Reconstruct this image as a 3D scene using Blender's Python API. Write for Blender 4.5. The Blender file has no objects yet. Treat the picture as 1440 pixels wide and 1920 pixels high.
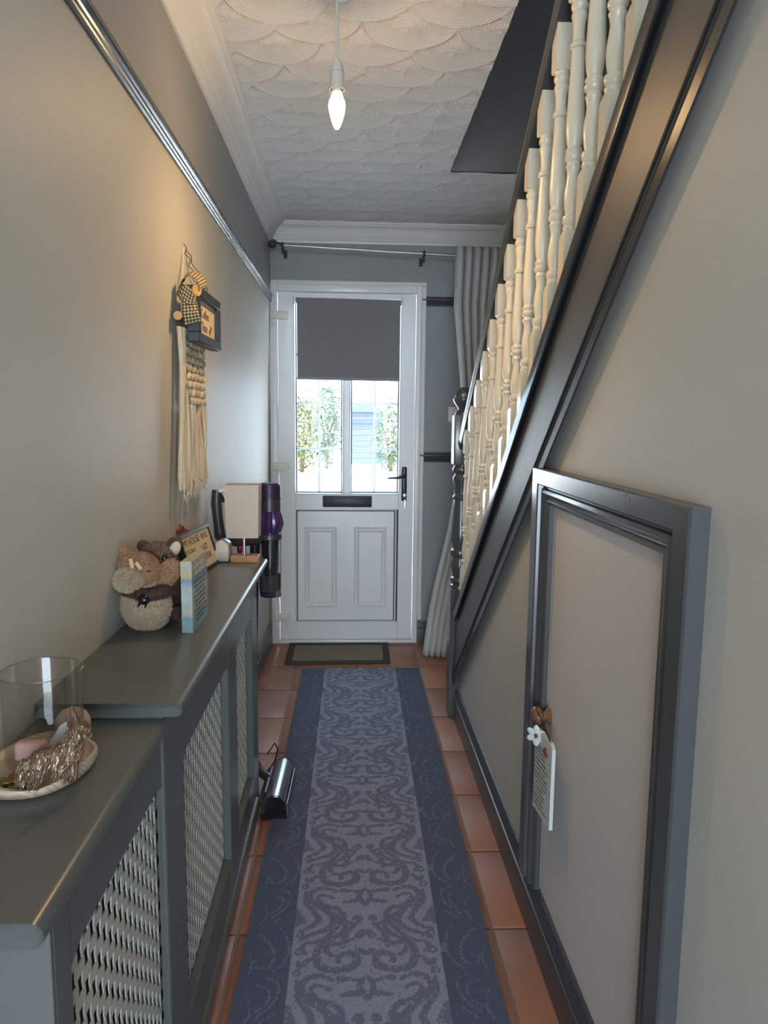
import bpy, bmesh, math, random
import numpy as np
from mathutils import Vector, Matrix, noise as mnoise
PI = math.pi
S = bpy.context.scene
COL = S.collection
random.seed(7)

# ------------------------------------------------------------------ camera
cam_d = bpy.data.cameras.new('camera')
cam = bpy.data.objects.new('camera', cam_d); COL.objects.link(cam)
cam_d.sensor_fit = 'VERTICAL'; cam_d.sensor_height = 24.0
cam_d.lens = 24.0 * 1345.0 / 1920.0
cam_d.clip_start = 0.02; cam_d.clip_end = 200
Rm = Matrix(((0.9988371725389775, -0.003995369998818633, -0.04804518470058662),
             (-0.04713793311081132, 0.12815625564501829, -0.9906331255318941),
             (0.010115236842586561, 0.9917459408324398, 0.12781889854789516)))
# camera axes given as columns in world space
cam.matrix_world = Matrix.Translation((0, 0, 1.32)) @ Rm.to_4x4()
S.camera = cam

# ------------------------------------------------------------------ world, exposure
w = bpy.data.worlds.new('sky'); S.world = w; w.use_nodes = True
bg = w.node_tree.nodes['Background']
bg.inputs[0].default_value = (0.70, 0.85, 1.0, 1); bg.inputs[1].default_value = 8.0
S.view_settings.view_transform = 'Standard'; S.view_settings.look = 'None'
S.view_settings.gamma = 1.0; S.view_settings.use_curve_mapping = False
S.view_settings.exposure = 1.25
S.cycles.use_denoising = True
S.cycles.max_bounces = 10; S.cycles.diffuse_bounces = 6; S.cycles.glossy_bounces = 4
S.cycles.transparent_max_bounces = 12; S.cycles.transmission_bounces = 6
S.cycles.sample_clamp_indirect = 6.0
S.cycles.caustics_reflective = False; S.cycles.caustics_refractive = False
BULB_STRENGTH = 85.0
BULB_WATTS = 7.0
BULB_COLOR = (1.0, 0.63, 0.29)

def portal(name, loc, rot, sx, sy):
    l = bpy.data.lights.new(name, 'AREA'); l.shape = 'RECTANGLE'; l.size = sx; l.size_y = sy
    l.cycles.is_portal = True
    o = bpy.data.objects.new(name, l); COL.objects.link(o); o.location = loc; o.rotation_euler = rot
portal('door_glass_portal', (-0.015, 4.22, 1.22), (-PI / 2, 0, 0), 0.62, 0.72)
portal('rear_fill_portal', (0.0, -3.72, 1.05), (PI / 2, 0, 0), 2.7, 2.08)  # guides sky light through the unseen rear opening sized for fill
portal('stairwell_fill_portal', (0.9, -0.62, 3.6), (PI / 2, 0, 0), 0.58, 0.48)  # guides sky light through the opening added above the stairs
sun_d = bpy.data.lights.new('sun', 'SUN'); sun_d.energy = 26.0; sun_d.angle = 0.01; sun_d.color = (1.0, 0.96, 0.9)
sun = bpy.data.objects.new('sun', sun_d); COL.objects.link(sun); sun.rotation_euler = (math.radians(17), 0, math.radians(6))

# ------------------------------------------------------------------ materials
def nodes(m): return m.node_tree.nodes, m.node_tree.links
MATS = {}
def mat(name, col, rough=0.5, metal=0.0, spec=0.5, noise_col=None, nscale=20.0, namt=0.5, bump=0.0, bscale=200.0,
        bdist=0.001, coat=0.0, vary=0.0):
    m = bpy.data.materials.new(name); m.use_nodes = True; N, L = nodes(m)
    b = N['Principled BSDF']
    b.inputs['Base Color'].default_value = (*col, 1); b.inputs['Roughness'].default_value = rough
    b.inputs['Metallic'].default_value = metal; b.inputs['Specular IOR Level'].default_value = spec
    b.inputs['Coat Weight'].default_value = coat; b.inputs['Coat Roughness'].default_value = 0.15
    tc = N.new('ShaderNodeTexCoord')
    out = None
    if noise_col is not None:
        n = N.new('ShaderNodeTexNoise'); n.inputs['Scale'].default_value = nscale; n.inputs['Detail'].default_value = 5
        L.new(tc.outputs['Object'], n.inputs['Vector'])
        r = N.new('ShaderNodeValToRGB'); r.color_ramp.elements[0].position = 0.35; r.color_ramp.elements[1].position = 0.35 + namt
        r.color_ramp.elements[0].color = (*col, 1); r.color_ramp.elements[1].color = (*noise_col, 1)
        L.new(n.outputs['Fac'], r.inputs['Fac']); out = r.outputs['Color']
    if vary > 0:
        oi = N.new('ShaderNodeObjectInfo'); mr = N.new('ShaderNodeMapRange')
        mr.inputs['To Min'].default_value = 1 - vary; mr.inputs['To Max'].default_value = 1 + vary
        L.new(oi.outputs['Random'], mr.inputs['Value'])
        hsv = N.new('ShaderNodeHueSaturation'); L.new(mr.outputs['Result'], hsv.inputs['Value'])
        if out is None: hsv.inputs['Color'].default_value = (*col, 1)
        else: L.new(out, hsv.inputs['Color'])
        out = hsv.outputs['Color']
    if out is not None: L.new(out, b.inputs['Base Color'])
    if bump > 0:
        n2 = N.new('ShaderNodeTexNoise'); n2.inputs['Scale'].default_value = bscale; n2.inputs['Detail'].default_value = 4
        L.new(tc.outputs['Object'], n2.inputs['Vector'])
        bp = N.new('ShaderNodeBump'); bp.inputs['Strength'].default_value = bump; bp.inputs['Distance'].default_value = bdist
        L.new(n2.outputs['Fac'], bp.inputs['Height']); L.new(bp.outputs['Normal'], b.inputs['Normal'])
    MATS[name] = m
    return m

wall_lo = mat('lower_wall_paint', (0.50, 0.483, 0.427), 0.52, spec=0.18, noise_col=(0.545, 0.526, 0.467), nscale=3.0, bump=0.25, bscale=60, bdist=0.002)
wall_up = mat('upper_wall_paint', (0.27, 0.28, 0.285), 0.5, spec=0.35, noise_col=(0.295, 0.305, 0.31), nscale=4.0, bump=0.25, bscale=60, bdist=0.002)
well = mat('stairwell_dark_paint', (0.15, 0.147, 0.138), 0.6, spec=0.3, noise_col=(0.16, 0.157, 0.148), nscale=5)
pale = mat('plain_plaster', (0.55, 0.55, 0.53), 0.7, noise_col=(0.6, 0.6, 0.58), nscale=4)
coving = mat('white_coving_paint', (0.70, 0.69, 0.65), 0.5, noise_col=(0.73, 0.72, 0.68), nscale=8)
gloss = mat('dark_grey_gloss', (0.068, 0.071, 0.073), 0.24, spec=0.8, bump=0.15, bscale=90, bdist=0.001)
satin = mat('dark_grey_satin', (0.105, 0.110, 0.106), 0.28, spec=0.55, noise_col=(0.115, 0.12, 0.115), nscale=15, bump=0.1, bscale=150, bdist=0.0005)
skirt = mat('dark_grey_skirting', (0.055, 0.060, 0.068), 0.32, spec=0.5, bump=0.1, bscale=120, bdist=0.0006)
joinery = mat('dark_grey_eggshell', (0.080, 0.080, 0.078), 0.46, spec=0.6, noise_col=(0.090, 0.090, 0.087), nscale=12, bump=0.15, bscale=90, bdist=0.001)
darkj = mat('near_black_grey_gloss', (0.030, 0.031, 0.033), 0.30, spec=0.32, bump=0.15, bscale=90, bdist=0.001)
mouldm = mat('dark_moulding_gloss', (0.032, 0.033, 0.035), 0.24, spec=0.6, bump=0.1, bscale=90, bdist=0.0008)
cream = mat('cream_gloss', (0.72, 0.65, 0.50), 0.25, spec=0.5, noise_col=(0.76, 0.69, 0.54), nscale=30, bump=0.08, bscale=120, bdist=0.0006)
grille_m = mat('cream_grille_paint', (0.46, 0.45, 0.40), 0.5, noise_col=(0.50, 0.49, 0.44), nscale=30)
upvc = mat('white_upvc', (0.78, 0.785, 0.79), 0.28, spec=0.5, noise_col=(0.80, 0.805, 0.81), nscale=6)
upvc_in = mat('white_plastic', (0.70, 0.71, 0.72), 0.4, noise_col=(0.72, 0.73, 0.74), nscale=9)
barm = mat('translucent_white_bar', (0.85, 0.86, 0.88), 0.5, bump=0.02)
def _tr(m, f):
    N, L = nodes(m); b = N['Principled BSDF']; t = N.new('ShaderNodeBsdfTranslucent'); t.inputs[0].default_value = (.85, .88, .95, 1)
    x = N.new('ShaderNodeMixShader'); x.inputs[0].default_value = f; L.new(b.outputs[0], x.inputs[1]); L.new(t.outputs[0], x.inputs[2]); L.new(x.outputs[0], N['Material Output'].inputs['Surface'])
_tr(barm, 0.3)
hingem = mat('cream_hinge_plastic', (0.74, 0.71, 0.63), 0.4, bump=0.02)
gasket = mat('black_rubber', (0.012, 0.012, 0.014), 0.6, bump=0.1)
blackmetal = mat('black_metal', (0.022, 0.021, 0.028), 0.35, metal=0.3, bump=0.1)
letterm = mat('dark_letter_plate', (0.045, 0.042, 0.055), 0.45, metal=0.2, bump=0.1)
chrome = mat('brushed_steel', (0.62, 0.62, 0.62), 0.28, metal=1.0, bump=0.05)
polem = mat('brushed_pole', (0.45, 0.44, 0.45), 0.38, metal=0.9, bump=0.05)
doorm = mat('pale_painted_board', (0.60, 0.555, 0.515), 0.5, spec=0.4, noise_col=(0.63, 0.585, 0.545), nscale=3, bump=0.15, bscale=50, bdist=0.001)
tile_m = mat('terracotta_tile', (0.27, 0.115, 0.070), 0.42, spec=0.35, noise_col=(0.36, 0.165, 0.10), nscale=6, namt=0.45, bump=0.25, bscale=60, bdist=0.0015, vary=0.16)
grout_m = mat('grey_grout', (0.17, 0.13, 0.11), 0.55, noise_col=(0.22, 0.18, 0.155), nscale=60, bump=0.4, bscale=200)
matb = mat('mat_dark_border', (0.045, 0.043, 0.038), 0.9, noise_col=(0.06, 0.057, 0.05), nscale=250, bump=0.6, bscale=600)
matc = mat('mat_beige_weave', (0.20, 0.165, 0.125), 0.9, noise_col=(0.26, 0.22, 0.17), nscale=220, bump=0.6, bscale=500)
curtm = mat('grey_curtain_cloth', (0.48, 0.475, 0.46), 0.85, noise_col=(0.52, 0.515, 0.50), nscale=180, bump=0.4, bscale=600)
curtlin = mat('pale_curtain_lining', (0.45, 0.44, 0.42), 0.85, noise_col=(0.50, 0.49, 0.47), nscale=180, bump=0.4, bscale=600)
blindm = mat('grey_blind_cloth', (0.19, 0.188, 0.20), 0.7, noise_col=(0.21, 0.208, 0.22), nscale=300, bump=0.2, bscale=500)
blindbar = mat('grey_blind_bar', (0.25, 0.245, 0.25), 0.5, bump=0.05)
linen = mat('linen_shade', (0.52, 0.455, 0.365), 0.85, noise_col=(0.62, 0.555, 0.46), nscale=400, bump=0.5, bscale=500)
oak = mat('honey_wood', (0.42, 0.215, 0.07), 0.38, noise_col=(0.52, 0.29, 0.11), nscale=25, bump=0.1)
knobw = mat('walnut_knob', (0.16, 0.075, 0.032), 0.25, noise_col=(0.23, 0.115, 0.05), nscale=40, coat=0.3)
rawwood = mat('raw_pale_wood', (0.50, 0.30, 0.16), 0.6, noise_col=(0.55, 0.34, 0.19), nscale=60)
trayw = mat('limed_tray_wood', (0.50, 0.38, 0.27), 0.5, noise_col=(0.62, 0.50, 0.38), nscale=22, namt=0.3, bump=0.2, bscale=80)
furl = mat('tan_plush', (0.36, 0.20, 0.105), 0.95, noise_col=(0.46, 0.28, 0.16), nscale=60, bump=0.15, bscale=300, bdist=0.001)
furp = mat('pale_plush', (0.50, 0.38, 0.26), 0.95, noise_col=(0.60, 0.48, 0.35), nscale=60, bump=0.15, bscale=300, bdist=0.001)
furd = mat('dark_brown_plush', (0.060, 0.028, 0.020), 0.95, noise_col=(0.105, 0.055, 0.04), nscale=60, bump=0.15, bscale=300, bdist=0.001)
furm = mat('mid_brown_plush', (0.20, 0.12, 0.075), 0.95, noise_col=(0.27, 0.17, 0.11), nscale=60, bump=0.15, bscale=300, bdist=0.001)
plaster = mat('sticking_plaster', (0.62, 0.44, 0.25), 0.7, noise_col=(0.66, 0.48, 0.29), nscale=90)
blackp = mat('black_glossy_plastic', (0.01, 0.01, 0.012), 0.15, bump=0.02)
greyp = mat('charcoal_plastic', (0.035, 0.034, 0.036), 0.35, noise_col=(0.042, 0.041, 0.043), nscale=20)
purple = mat('purple_plastic', (0.045, 0.016, 0.085), 0.25, spec=0.6, noise_col=(0.055, 0.02, 0.10), nscale=20)
purpled = mat('dark_purple_plastic', (0.026, 0.016, 0.045), 0.4, bump=0.05)
redp = mat('red_plastic', (0.30, 0.012, 0.02), 0.35, bump=0.02)
silverp = mat('silver_plastic', (0.28, 0.30, 0.33), 0.22, metal=0.7, bump=0.02)
dustm = mat('grey_dust', (0.10, 0.095, 0.085), 1.0, noise_col=(0.16, 0.15, 0.13), nscale=60, bump=0.8)
whiteg = mat('white_glazed_plastic', (0.66, 0.65, 0.62), 0.3, noise_col=(0.69, 0.68, 0.65), nscale=10)
navy = mat('dark_slate_paint', (0.016, 0.020, 0.032), 0.5, noise_col=(0.026, 0.031, 0.045), nscale=60, bump=0.15)
navyedge = mat('frame_black', (0.018, 0.02, 0.022), 0.35, bump=0.1)
teal = mat('lit_slate_edge', (0.10, 0.13, 0.135), 0.3, noise_col=(0.14, 0.175, 0.18), nscale=50)  # picture's top rail: light catching the edge, painted as paler slate
paper = mat('aged_paper', (0.66, 0.53, 0.36), 0.7, noise_col=(0.72, 0.62, 0.46), nscale=18)
card = mat('white_card', (0.70, 0.69, 0.67), 0.7, noise_col=(0.73, 0.72, 0.70), nscale=40)
ink = mat('brown_ink', (0.075, 0.05, 0.035), 0.7, bump=0.02)
inkp = mat('mauve_ink', (0.16, 0.12, 0.15), 0.7, bump=0.02)
inkg = mat('grey_ink', (0.13, 0.13, 0.13), 0.7, bump=0.02)
inkw = mat('white_ink', (0.75, 0.74, 0.70), 0.6, bump=0.02)
inkb = mat('brown_red_print', (0.16, 0.045, 0.02), 0.6, bump=0.02)
inko = mat('orange_ink', (0.50, 0.20, 0.05), 0.7, bump=0.02)
macr = mat('cotton_cord', (0.56, 0.45, 0.30), 0.9, noise_col=(0.66, 0.56, 0.40), nscale=150, bump=0.7, bscale=400, bdist=0.002)
wirem = mat('dark_wire', (0.05, 0.04, 0.035), 0.4, metal=0.8, bump=0.02)
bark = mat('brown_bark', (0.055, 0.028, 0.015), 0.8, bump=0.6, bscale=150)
sawn = mat('sawn_branch_end', (0.55, 0.29, 0.09), 0.6, noise_col=(0.62, 0.36, 0.13), nscale=120)
redfl = mat('dried_red_flower', (0.22, 0.035, 0.030), 0.9, noise_col=(0.32, 0.08, 0.05), nscale=90)
tagm = mat('white_painted_plaque', (0.55, 0.57, 0.53), 0.5, noise_col=(0.59, 0.61, 0.57), nscale=25)
bronze = mat('bronze_hair', (0.10, 0.055, 0.030), 0.5, metal=0.15, noise_col=(0.15, 0.085, 0.045), nscale=80)
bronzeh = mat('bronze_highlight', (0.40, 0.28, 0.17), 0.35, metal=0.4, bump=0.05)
gold = mat('dull_gold', (0.24, 0.185, 0.07), 0.3, metal=0.7, noise_col=(0.32, 0.25, 0.10), nscale=60, bump=0.15)
copper = mat('copper_coin', (0.27, 0.115, 0.05), 0.35, metal=0.6, bump=0.1)
pinkm = mat('pink_soap', (0.62, 0.36, 0.32), 0.55, noise_col=(0.66, 0.41, 0.37), nscale=30)
ballm = mat('tan_ball', (0.45, 0.30, 0.21), 0.6, noise_col=(0.52, 0.36, 0.26), nscale=25, bump=0.3, bscale=120)
cordw = mat('white_flex', (0.50, 0.49, 0.46), 0.5, bump=0.02)
leafm = mat('leaf_green', (0.03, 0.058, 0.022), 0.6, noise_col=(0.07, 0.105, 0.042), nscale=3, vary=0.15)
leafy = mat('leaf_yellow_green', (0.085, 0.092, 0.026), 0.6, noise_col=(0.045, 0.07, 0.022), nscale=3, vary=0.15)
paving = mat('pale_paving', (0.66, 0.65, 0.63), 0.8, noise_col=(0.72, 0.71, 0.69), nscale=4)
shedm = mat('blue_grey_boards', (0.034, 0.048, 0.072), 0.6, noise_col=(0.04, 0.055, 0.08), nscale=8)
soil = mat('brown_stem', (0.12, 0.07, 0.04), 0.9, bump=0.3)

def wave_wood(m, scale, c0, c1):
    N, L = nodes(m); b = N['Principled BSDF']
    tc = N.new('ShaderNodeTexCoord'); wv = N.new('ShaderNodeTexWave'); wv.wave_type = 'RINGS'
    wv.inputs['Scale'].default_value = scale; wv.inputs['Distortion'].default_value = 6; wv.inputs['Detail'].default_value = 3
    r = N.new('ShaderNodeValToRGB'); r.color_ramp.elements[0].color = (*c0, 1); r.color_ramp.elements[1].color = (*c1, 1)
    L.new(tc.outputs['Object'], wv.inputs['Vector']); L.new(wv.outputs['Fac'], r.inputs['Fac']); L.new(r.outputs['Color'], b.inputs['Base Color'])
wave_wood(trayw, 60, (0.44, 0.33, 0.23), (0.60, 0.49, 0.37))

def check_mat():
    m = bpy.data.materials.new('gingham_cloth'); m.use_nodes = True; N, L = nodes(m); b = N['Principled BSDF']; b.inputs['Roughness'].default_value = 0.9
    uv = N.new('ShaderNodeUVMap'); sep = N.new('ShaderNodeSeparateXYZ'); L.new(uv.outputs['UV'], sep.inputs[0])
    vals = []
    for ax in 'XY':
        a = N.new('ShaderNodeMath'); a.operation = 'FRACT'; L.new(sep.outputs[ax], a.inputs[0])
        g = N.new('ShaderNodeMath'); g.operation = 'GREATER_THAN'; g.inputs[1].default_value = 0.5; L.new(a.outputs[0], g.inputs[0]); vals.append(g)
    ad = N.new('ShaderNodeMath'); ad.operation = 'ADD'; L.new(vals[0].outputs[0], ad.inputs[0]); L.new(vals[1].outputs[0], ad.inputs[1])
    h = N.new('ShaderNodeMath'); h.operation = 'MULTIPLY'; h.inputs[1].default_value = 0.5; L.new(ad.outputs[0], h.inputs[0])
    r = N.new('ShaderNodeValToRGB'); r.color_ramp.interpolation = 'CONSTANT'
    r.color_ramp.elements[0].color = (0.035, 0.028, 0.018, 1); r.color_ramp.elements[1].position = 0.7; r.color_ramp.elements[1].color = (0.66, 0.52, 0.30, 1)
    e = r.color_ramp.elements.new(0.3); e.color = (0.20, 0.14, 0.06, 1)
    L.new(h.outputs[0], r.inputs['Fac']); L.new(r.outputs['Color'], b.inputs['Base Color']); return m
gingham = check_mat()

def attr_mat(name, attr, rough, bump_scale):
    m = bpy.data.materials.new(name); m.use_nodes = True; N, L = nodes(m); b = N['Principled BSDF']
    b.inputs['Roughness'].default_value = rough; b.inputs['Specular IOR Level'].default_value = 0.2
    a = N.new('ShaderNodeAttribute'); a.attribute_name = attr; L.new(a.outputs['Color'], b.inputs['Base Color'])
    tc = N.new('ShaderNodeTexCoord'); n2 = N.new('ShaderNodeTexNoise'); n2.inputs['Scale'].default_value = bump_scale
    L.new(tc.outputs['Object'], n2.inputs['Vector'])
    bp = N.new('ShaderNodeBump'); bp.inputs['Strength'].default_value = 0.5; bp.inputs['Distance'].default_value = 0.002
    L.new(n2.outputs['Fac'], bp.inputs['Height']); L.new(bp.outputs['Normal'], b.inputs['Normal']); return m
rugm = attr_mat('woven_rug', 'weave', 0.9, 450)
blockm = attr_mat('seaside_print', 'print', 0.45, 200)

def ceiling_mat():
    m = bpy.data.materials.new('combed_ceiling_paint'); m.use_nodes = True; N, L = nodes(m); b = N['Principled BSDF']
    b.inputs['Base Color'].default_value = (0.74, 0.735, 0.715, 1); b.inputs['Roughness'].default_value = 0.55
    a = N.new('ShaderNodeAttribute'); a.attribute_name = 'comb'
    s = N.new('ShaderNodeMath'); s.operation = 'SINE'; L.new(a.outputs['Fac'], s.inputs[0])
    bp = N.new('ShaderNodeBump'); bp.inputs['Strength'].default_value = 0.45; bp.inputs['Distance'].default_value = 0.0012
    L.new(s.outputs[0], bp.inputs['Height']); L.new(bp.outputs['Normal'], b.inputs['Normal']); return m
ceilm = ceiling_mat()

def glass_mat(name, col, refl=0.06, alpha=0.9, rough=0.02):
    m = bpy.data.materials.new(name); m.use_nodes = True; N, L = nodes(m); N.remove(N['Principled BSDF'])
    out = N['Material Output']; t = N.new('ShaderNodeBsdfTransparent'); t.inputs[0].default_value = (*col, 1)
    g = N.new('ShaderNodeBsdfGlossy'); g.inputs['Roughness'].default_value = rough
    lw = N.new('ShaderNodeLayerWeight'); lw.inputs['Blend'].default_value = 0.5
    pw = N.new('ShaderNodeMath'); pw.operation = 'POWER'; pw.inputs[1].default_value = 4.0; L.new(lw.outputs['Facing'], pw.inputs[0])
    ma = N.new('ShaderNodeMath'); ma.operation = 'MULTIPLY_ADD'; ma.inputs[1].default_value = 0.6; ma.inputs[2].default_value = refl; L.new(pw.outputs[0], ma.inputs[0])
    mx = N.new('ShaderNodeMixShader'); L.new(ma.outputs[0], mx.inputs[0]); L.new(t.outputs[0], mx.inputs[1]); L.new(g.outputs[0], mx.inputs[2])
    L.new(mx.outputs[0], out.inputs['Surface']); return m
pane_m = glass_mat('window_glass', (0.69, 0.715, 0.73), 0.010)
vase_m = glass_mat('clear_vase_glass', (0.93, 0.93, 0.92), 0.035)
rim_m = glass_mat('vase_rim_glass', (0.85, 0.85, 0.84), 0.22)
bin_m = glass_mat('clear_bin_plastic', (0.62, 0.63, 0.66), 0.10)

def emit(name, col, st):
    m = bpy.data.materials.new(name); m.use_nodes = True; N, L = nodes(m); N.remove(N['Principled BSDF'])
    e = N.new('ShaderNodeEmission'); e.inputs[0].default_value = (*col, 1); e.inputs[1].default_value = st
    L.new(e.outputs[0], N['Material Output'].inputs['Surface']); return m
neckm = emit('glowing_bulb_neck', (1.0, 0.72, 0.40), 1.1)
holderm = mat('cream_lampholder_plastic', (0.52, 0.49, 0.44), 0.45, noise_col=(0.55, 0.52, 0.47), nscale=30)
bulbm = emit('lit_bulb_glass', BULB_COLOR, BULB_STRENGTH)

# ------------------------------------------------------------------ helpers
def link(name, me, m=None, parent=None, label=None, kind=None, smooth=35):
    if m is not None and len(me.materials) == 0: me.materials.append(m)
    if smooth:
        me.shade_smooth(); me.set_sharp_from_angle(angle=math.radians(smooth))
    o = bpy.data.objects.new(name, me); COL.objects.link(o)
    put(o, parent)
    if label: o['label'] = label
    if kind: o['kind'] = kind
    return o
def put(o, parent):
    if parent is not None:
        o.parent = parent
        if parent.type == 'EMPTY': o.location = -Vector(parent.location)
def obj(name, bm, m=None, parent=None, label=None, kind=None, smooth=35):
    bmesh.ops.recalc_face_normals(bm, faces=bm.faces)
    me = bpy.data.meshes.new(name); bm.to_mesh(me); bm.free()
    return link(name, me, m, parent, label, kind, smooth)
def thing(name, label, cat, loc, group=None):
    o = bpy.data.objects.new(name, None); COL.objects.link(o); o.empty_display_size = 0.05
    o.location = loc; o['label'] = label; o['category'] = cat
    if group: o['group'] = group
    return o
def tag(o, label, cat, group=None):
    o['label'] = label; o['category'] = cat
    if group: o['group'] = group
    return o
def struct(name, bm, m, smooth=35, label=None):
    o = obj(name, bm, m, smooth=smooth); o['kind'] = 'structure'
    if label: o['label'] = label
    return o
def NB(): return bmesh.new()
def box(bm, x0, x1, y0, y1, z0, z1, bev=0.0, seg=1, M=None):
    mtx = Matrix.Translation(((x0 + x1) / 2, (y0 + y1) / 2, (z0 + z1) / 2)) @ Matrix.Diagonal((x1 - x0, y1 - y0, z1 - z0, 1))
    if M is not None: mtx = M @ mtx
    g = bmesh.ops.create_cube(bm, size=1.0, matrix=mtx)
    if bev > 0:
        es = list({e for v in g['verts'] for e in v.link_edges})
        bmesh.ops.bevel(bm, geom=es, offset=bev, segments=seg, affect='EDGES', profile=0.5)
    return bm
def lathe(bm, prof, origin=(0, 0, 0), n=20, M=None, close=True):
    T = Matrix.Translation(origin) @ (M.to_4x4() if M is not None else Matrix.Identity(4))
    rings = []
    for r, z in prof:
        if r < 1e-6: rings.append([bm.verts.new(T @ Vector((0, 0, z)))])
        else: rings.append([bm.verts.new(T @ Vector((r * math.cos(2 * PI * i / n), r * math.sin(2 * PI * i / n), z))) for i in range(n)])
    for a, b in zip(rings, rings[1:]):
        if len(a) == 1 and len(b) == 1: continue
        for i in range(n):
            j = (i + 1) % n
            if len(a) == 1: bm.faces.new((a[0], b[i], b[j]))
            elif len(b) == 1: bm.faces.new((a[i], b[0], a[j]))
            else: bm.faces.new((a[i], a[j], b[j], b[i]))
    if close:
        for r in (rings[0], rings[-1]):
            if len(r) > 2: bm.faces.new(r)
    return bm
def tube(bm, pts, r, n=8, closed=False, caps=True):
    pts = [Vector(p) for p in pts]; rr = r if isinstance(r, (list, tuple)) else [r] * len(pts)
    rings = []; up = Vector((0, 0, 1)); prev = None
    for i, p in enumerate(pts):
        if closed: d = pts[(i + 1) % len(pts)] - pts[i - 1]
        else: d = pts[min(i + 1, len(pts) - 1)] - pts[max(i - 1, 0)]
        d.normalize()
        if prev is None:
            a = d.cross(up)
            if a.length < 1e-3: a = d.cross(Vector((1, 0, 0)))
        else: a = prev - d * prev.dot(d)
        a.normalize(); b = d.cross(a); prev = a
        rings.append([bm.verts.new(p + a * rr[i] * math.cos(2 * PI * k / n) + b * rr[i] * math.sin(2 * PI * k / n)) for k in range(n)])
    m = len(rings)
    for i in range(m if closed else m - 1):
        A, B = rings[i], rings[(i + 1) % m]
        for k in range(n): bm.faces.new((A[k], A[(k + 1) % n], B[(k + 1) % n], B[k]))
    if caps and not closed:
        bm.faces.new(rings[0]); bm.faces.new(rings[-1])
    return bm
def prism(bm, poly, f, t0, t1):
    """poly of 2-D points swept between t0 and t1; f(u, v, t) gives the 3-D point"""
    A = [bm.verts.new(f(u, v, t0)) for u, v in poly]; B = [bm.verts.new(f(u, v, t1)) for u, v in poly]
    n = len(poly); bm.faces.new(A); bm.faces.new(list(reversed(B)))
    for i in range(n): bm.faces.new((A[i], A[(i + 1) % n], B[(i + 1) % n], B[i]))
    return bm
def sweep(bm, prof, stations, closed=True, caps=True):
    """stations: functions of a profile point giving 3-D points"""
    rows = [[bm.verts.new(st(*p)) for p in prof] for st in stations]; n = len(prof)
    for A, B in zip(rows, rows[1:]):
        for i in range(n if closed else n - 1): bm.faces.new((A[i], A[(i + 1) % n], B[(i + 1) % n], B[i]))
    if caps and closed: bm.faces.new(rows[0]); bm.faces.new(rows[-1])
    return bm
def ell(bm, c, r, R=None, u=20, v=14):
    M = Matrix.Translation(c) @ (R.to_4x4() if R is not None else Matrix.Identity(4)) @ Matrix.Diagonal((*r, 1))
    bmesh.ops.create_uvsphere(bm, u_segments=u, v_segments=v, radius=1.0, matrix=M); return bm
def remesh(bm, vox, smooth_it=6):
    me = bpy.data.meshes.new('tmp'); bm.to_mesh(me); bm.free()
    o = bpy.data.objects.new('tmp', me); COL.objects.link(o)
    md = o.modifiers.new('r', 'REMESH'); md.mode = 'VOXEL'; md.voxel_size = vox
    sm = o.modifiers.new('s', 'SMOOTH'); sm.factor = 0.5; sm.iterations = smooth_it
    dg = bpy.context.evaluated_depsgraph_get(); me2 = bpy.data.meshes.new_from_object(o.evaluated_get(dg))
    bpy.data.objects.remove(o); bpy.data.meshes.remove(me); return me2
def fur(me, name, m, parent, count, length, gravity=0.4, width=0.0013, seed=1, keep=None):
    count = int(count * 1.9)
    rng = random.Random(seed); bm = NB()
    areas = [p.area for p in me.polygons]; tot = sum(areas)
    polys = rng.choices(list(me.polygons), weights=areas, k=count)
    for p in polys:
        vs = [me.vertices[i].co for i in p.vertices]; ws = [rng.random() for _ in vs]; s = sum(ws)
        c = sum((v * (w_ / s) for v, w_ in zip(vs, ws)), Vector())
        if keep is not None and not keep(c): continue
        n = p.normal + Vector((rng.uniform(-.9, .9), rng.uniform(-.9, .9), rng.uniform(-.9, .9) - gravity)); n.normalize()
        t = n.cross(Vector((rng.uniform(-1, 1), rng.uniform(-1, 1), rng.uniform(-1, 1)))); t.normalize()
        L = length * rng.uniform(.6, 1.2); b0 = c - p.normal * 0.001
        bm.faces.new([bm.verts.new(b0 + t * width), bm.verts.new(b0 - t * width), bm.verts.new(c + n * L)])
    me2 = bpy.data.meshes.new(name); bm.to_mesh(me2); bm.free()
    o = link(name, me2, m, parent, smooth=0); o['kind'] = 'stuff'; return o
def text(name, body, size, origin, right, up, m, parent, align='LEFT', ext=0.0002):
    c = bpy.data.curves.new(name, 'FONT'); c.body = body; c.size = size; c.extrude = ext; c.align_x = align
    tmp = bpy.data.objects.new(name, c); COL.objects.link(tmp)
    dg = bpy.context.evaluated_depsgraph_get(); me = bpy.data.meshes.new_from_object(tmp.evaluated_get(dg)); me.name = name
    bpy.data.objects.remove(tmp); me.materials.clear(); me.materials.append(m)
    o = bpy.data.objects.new(name, me); COL.objects.link(o)
    r = Vector(right).normalized(); u = Vector(up); u = (u - r * u.dot(r)).normalized(); nn = r.cross(u)
    Mx = Matrix((r, u, nn)).transposed().to_4x4(); Mx.translation = Vector(origin)
    o.parent = parent
    o.matrix_local = (Matrix.Translation(-Vector(parent.location)) if parent.type == 'EMPTY' else Matrix.Identity(4)) @ Mx
    return o
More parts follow.
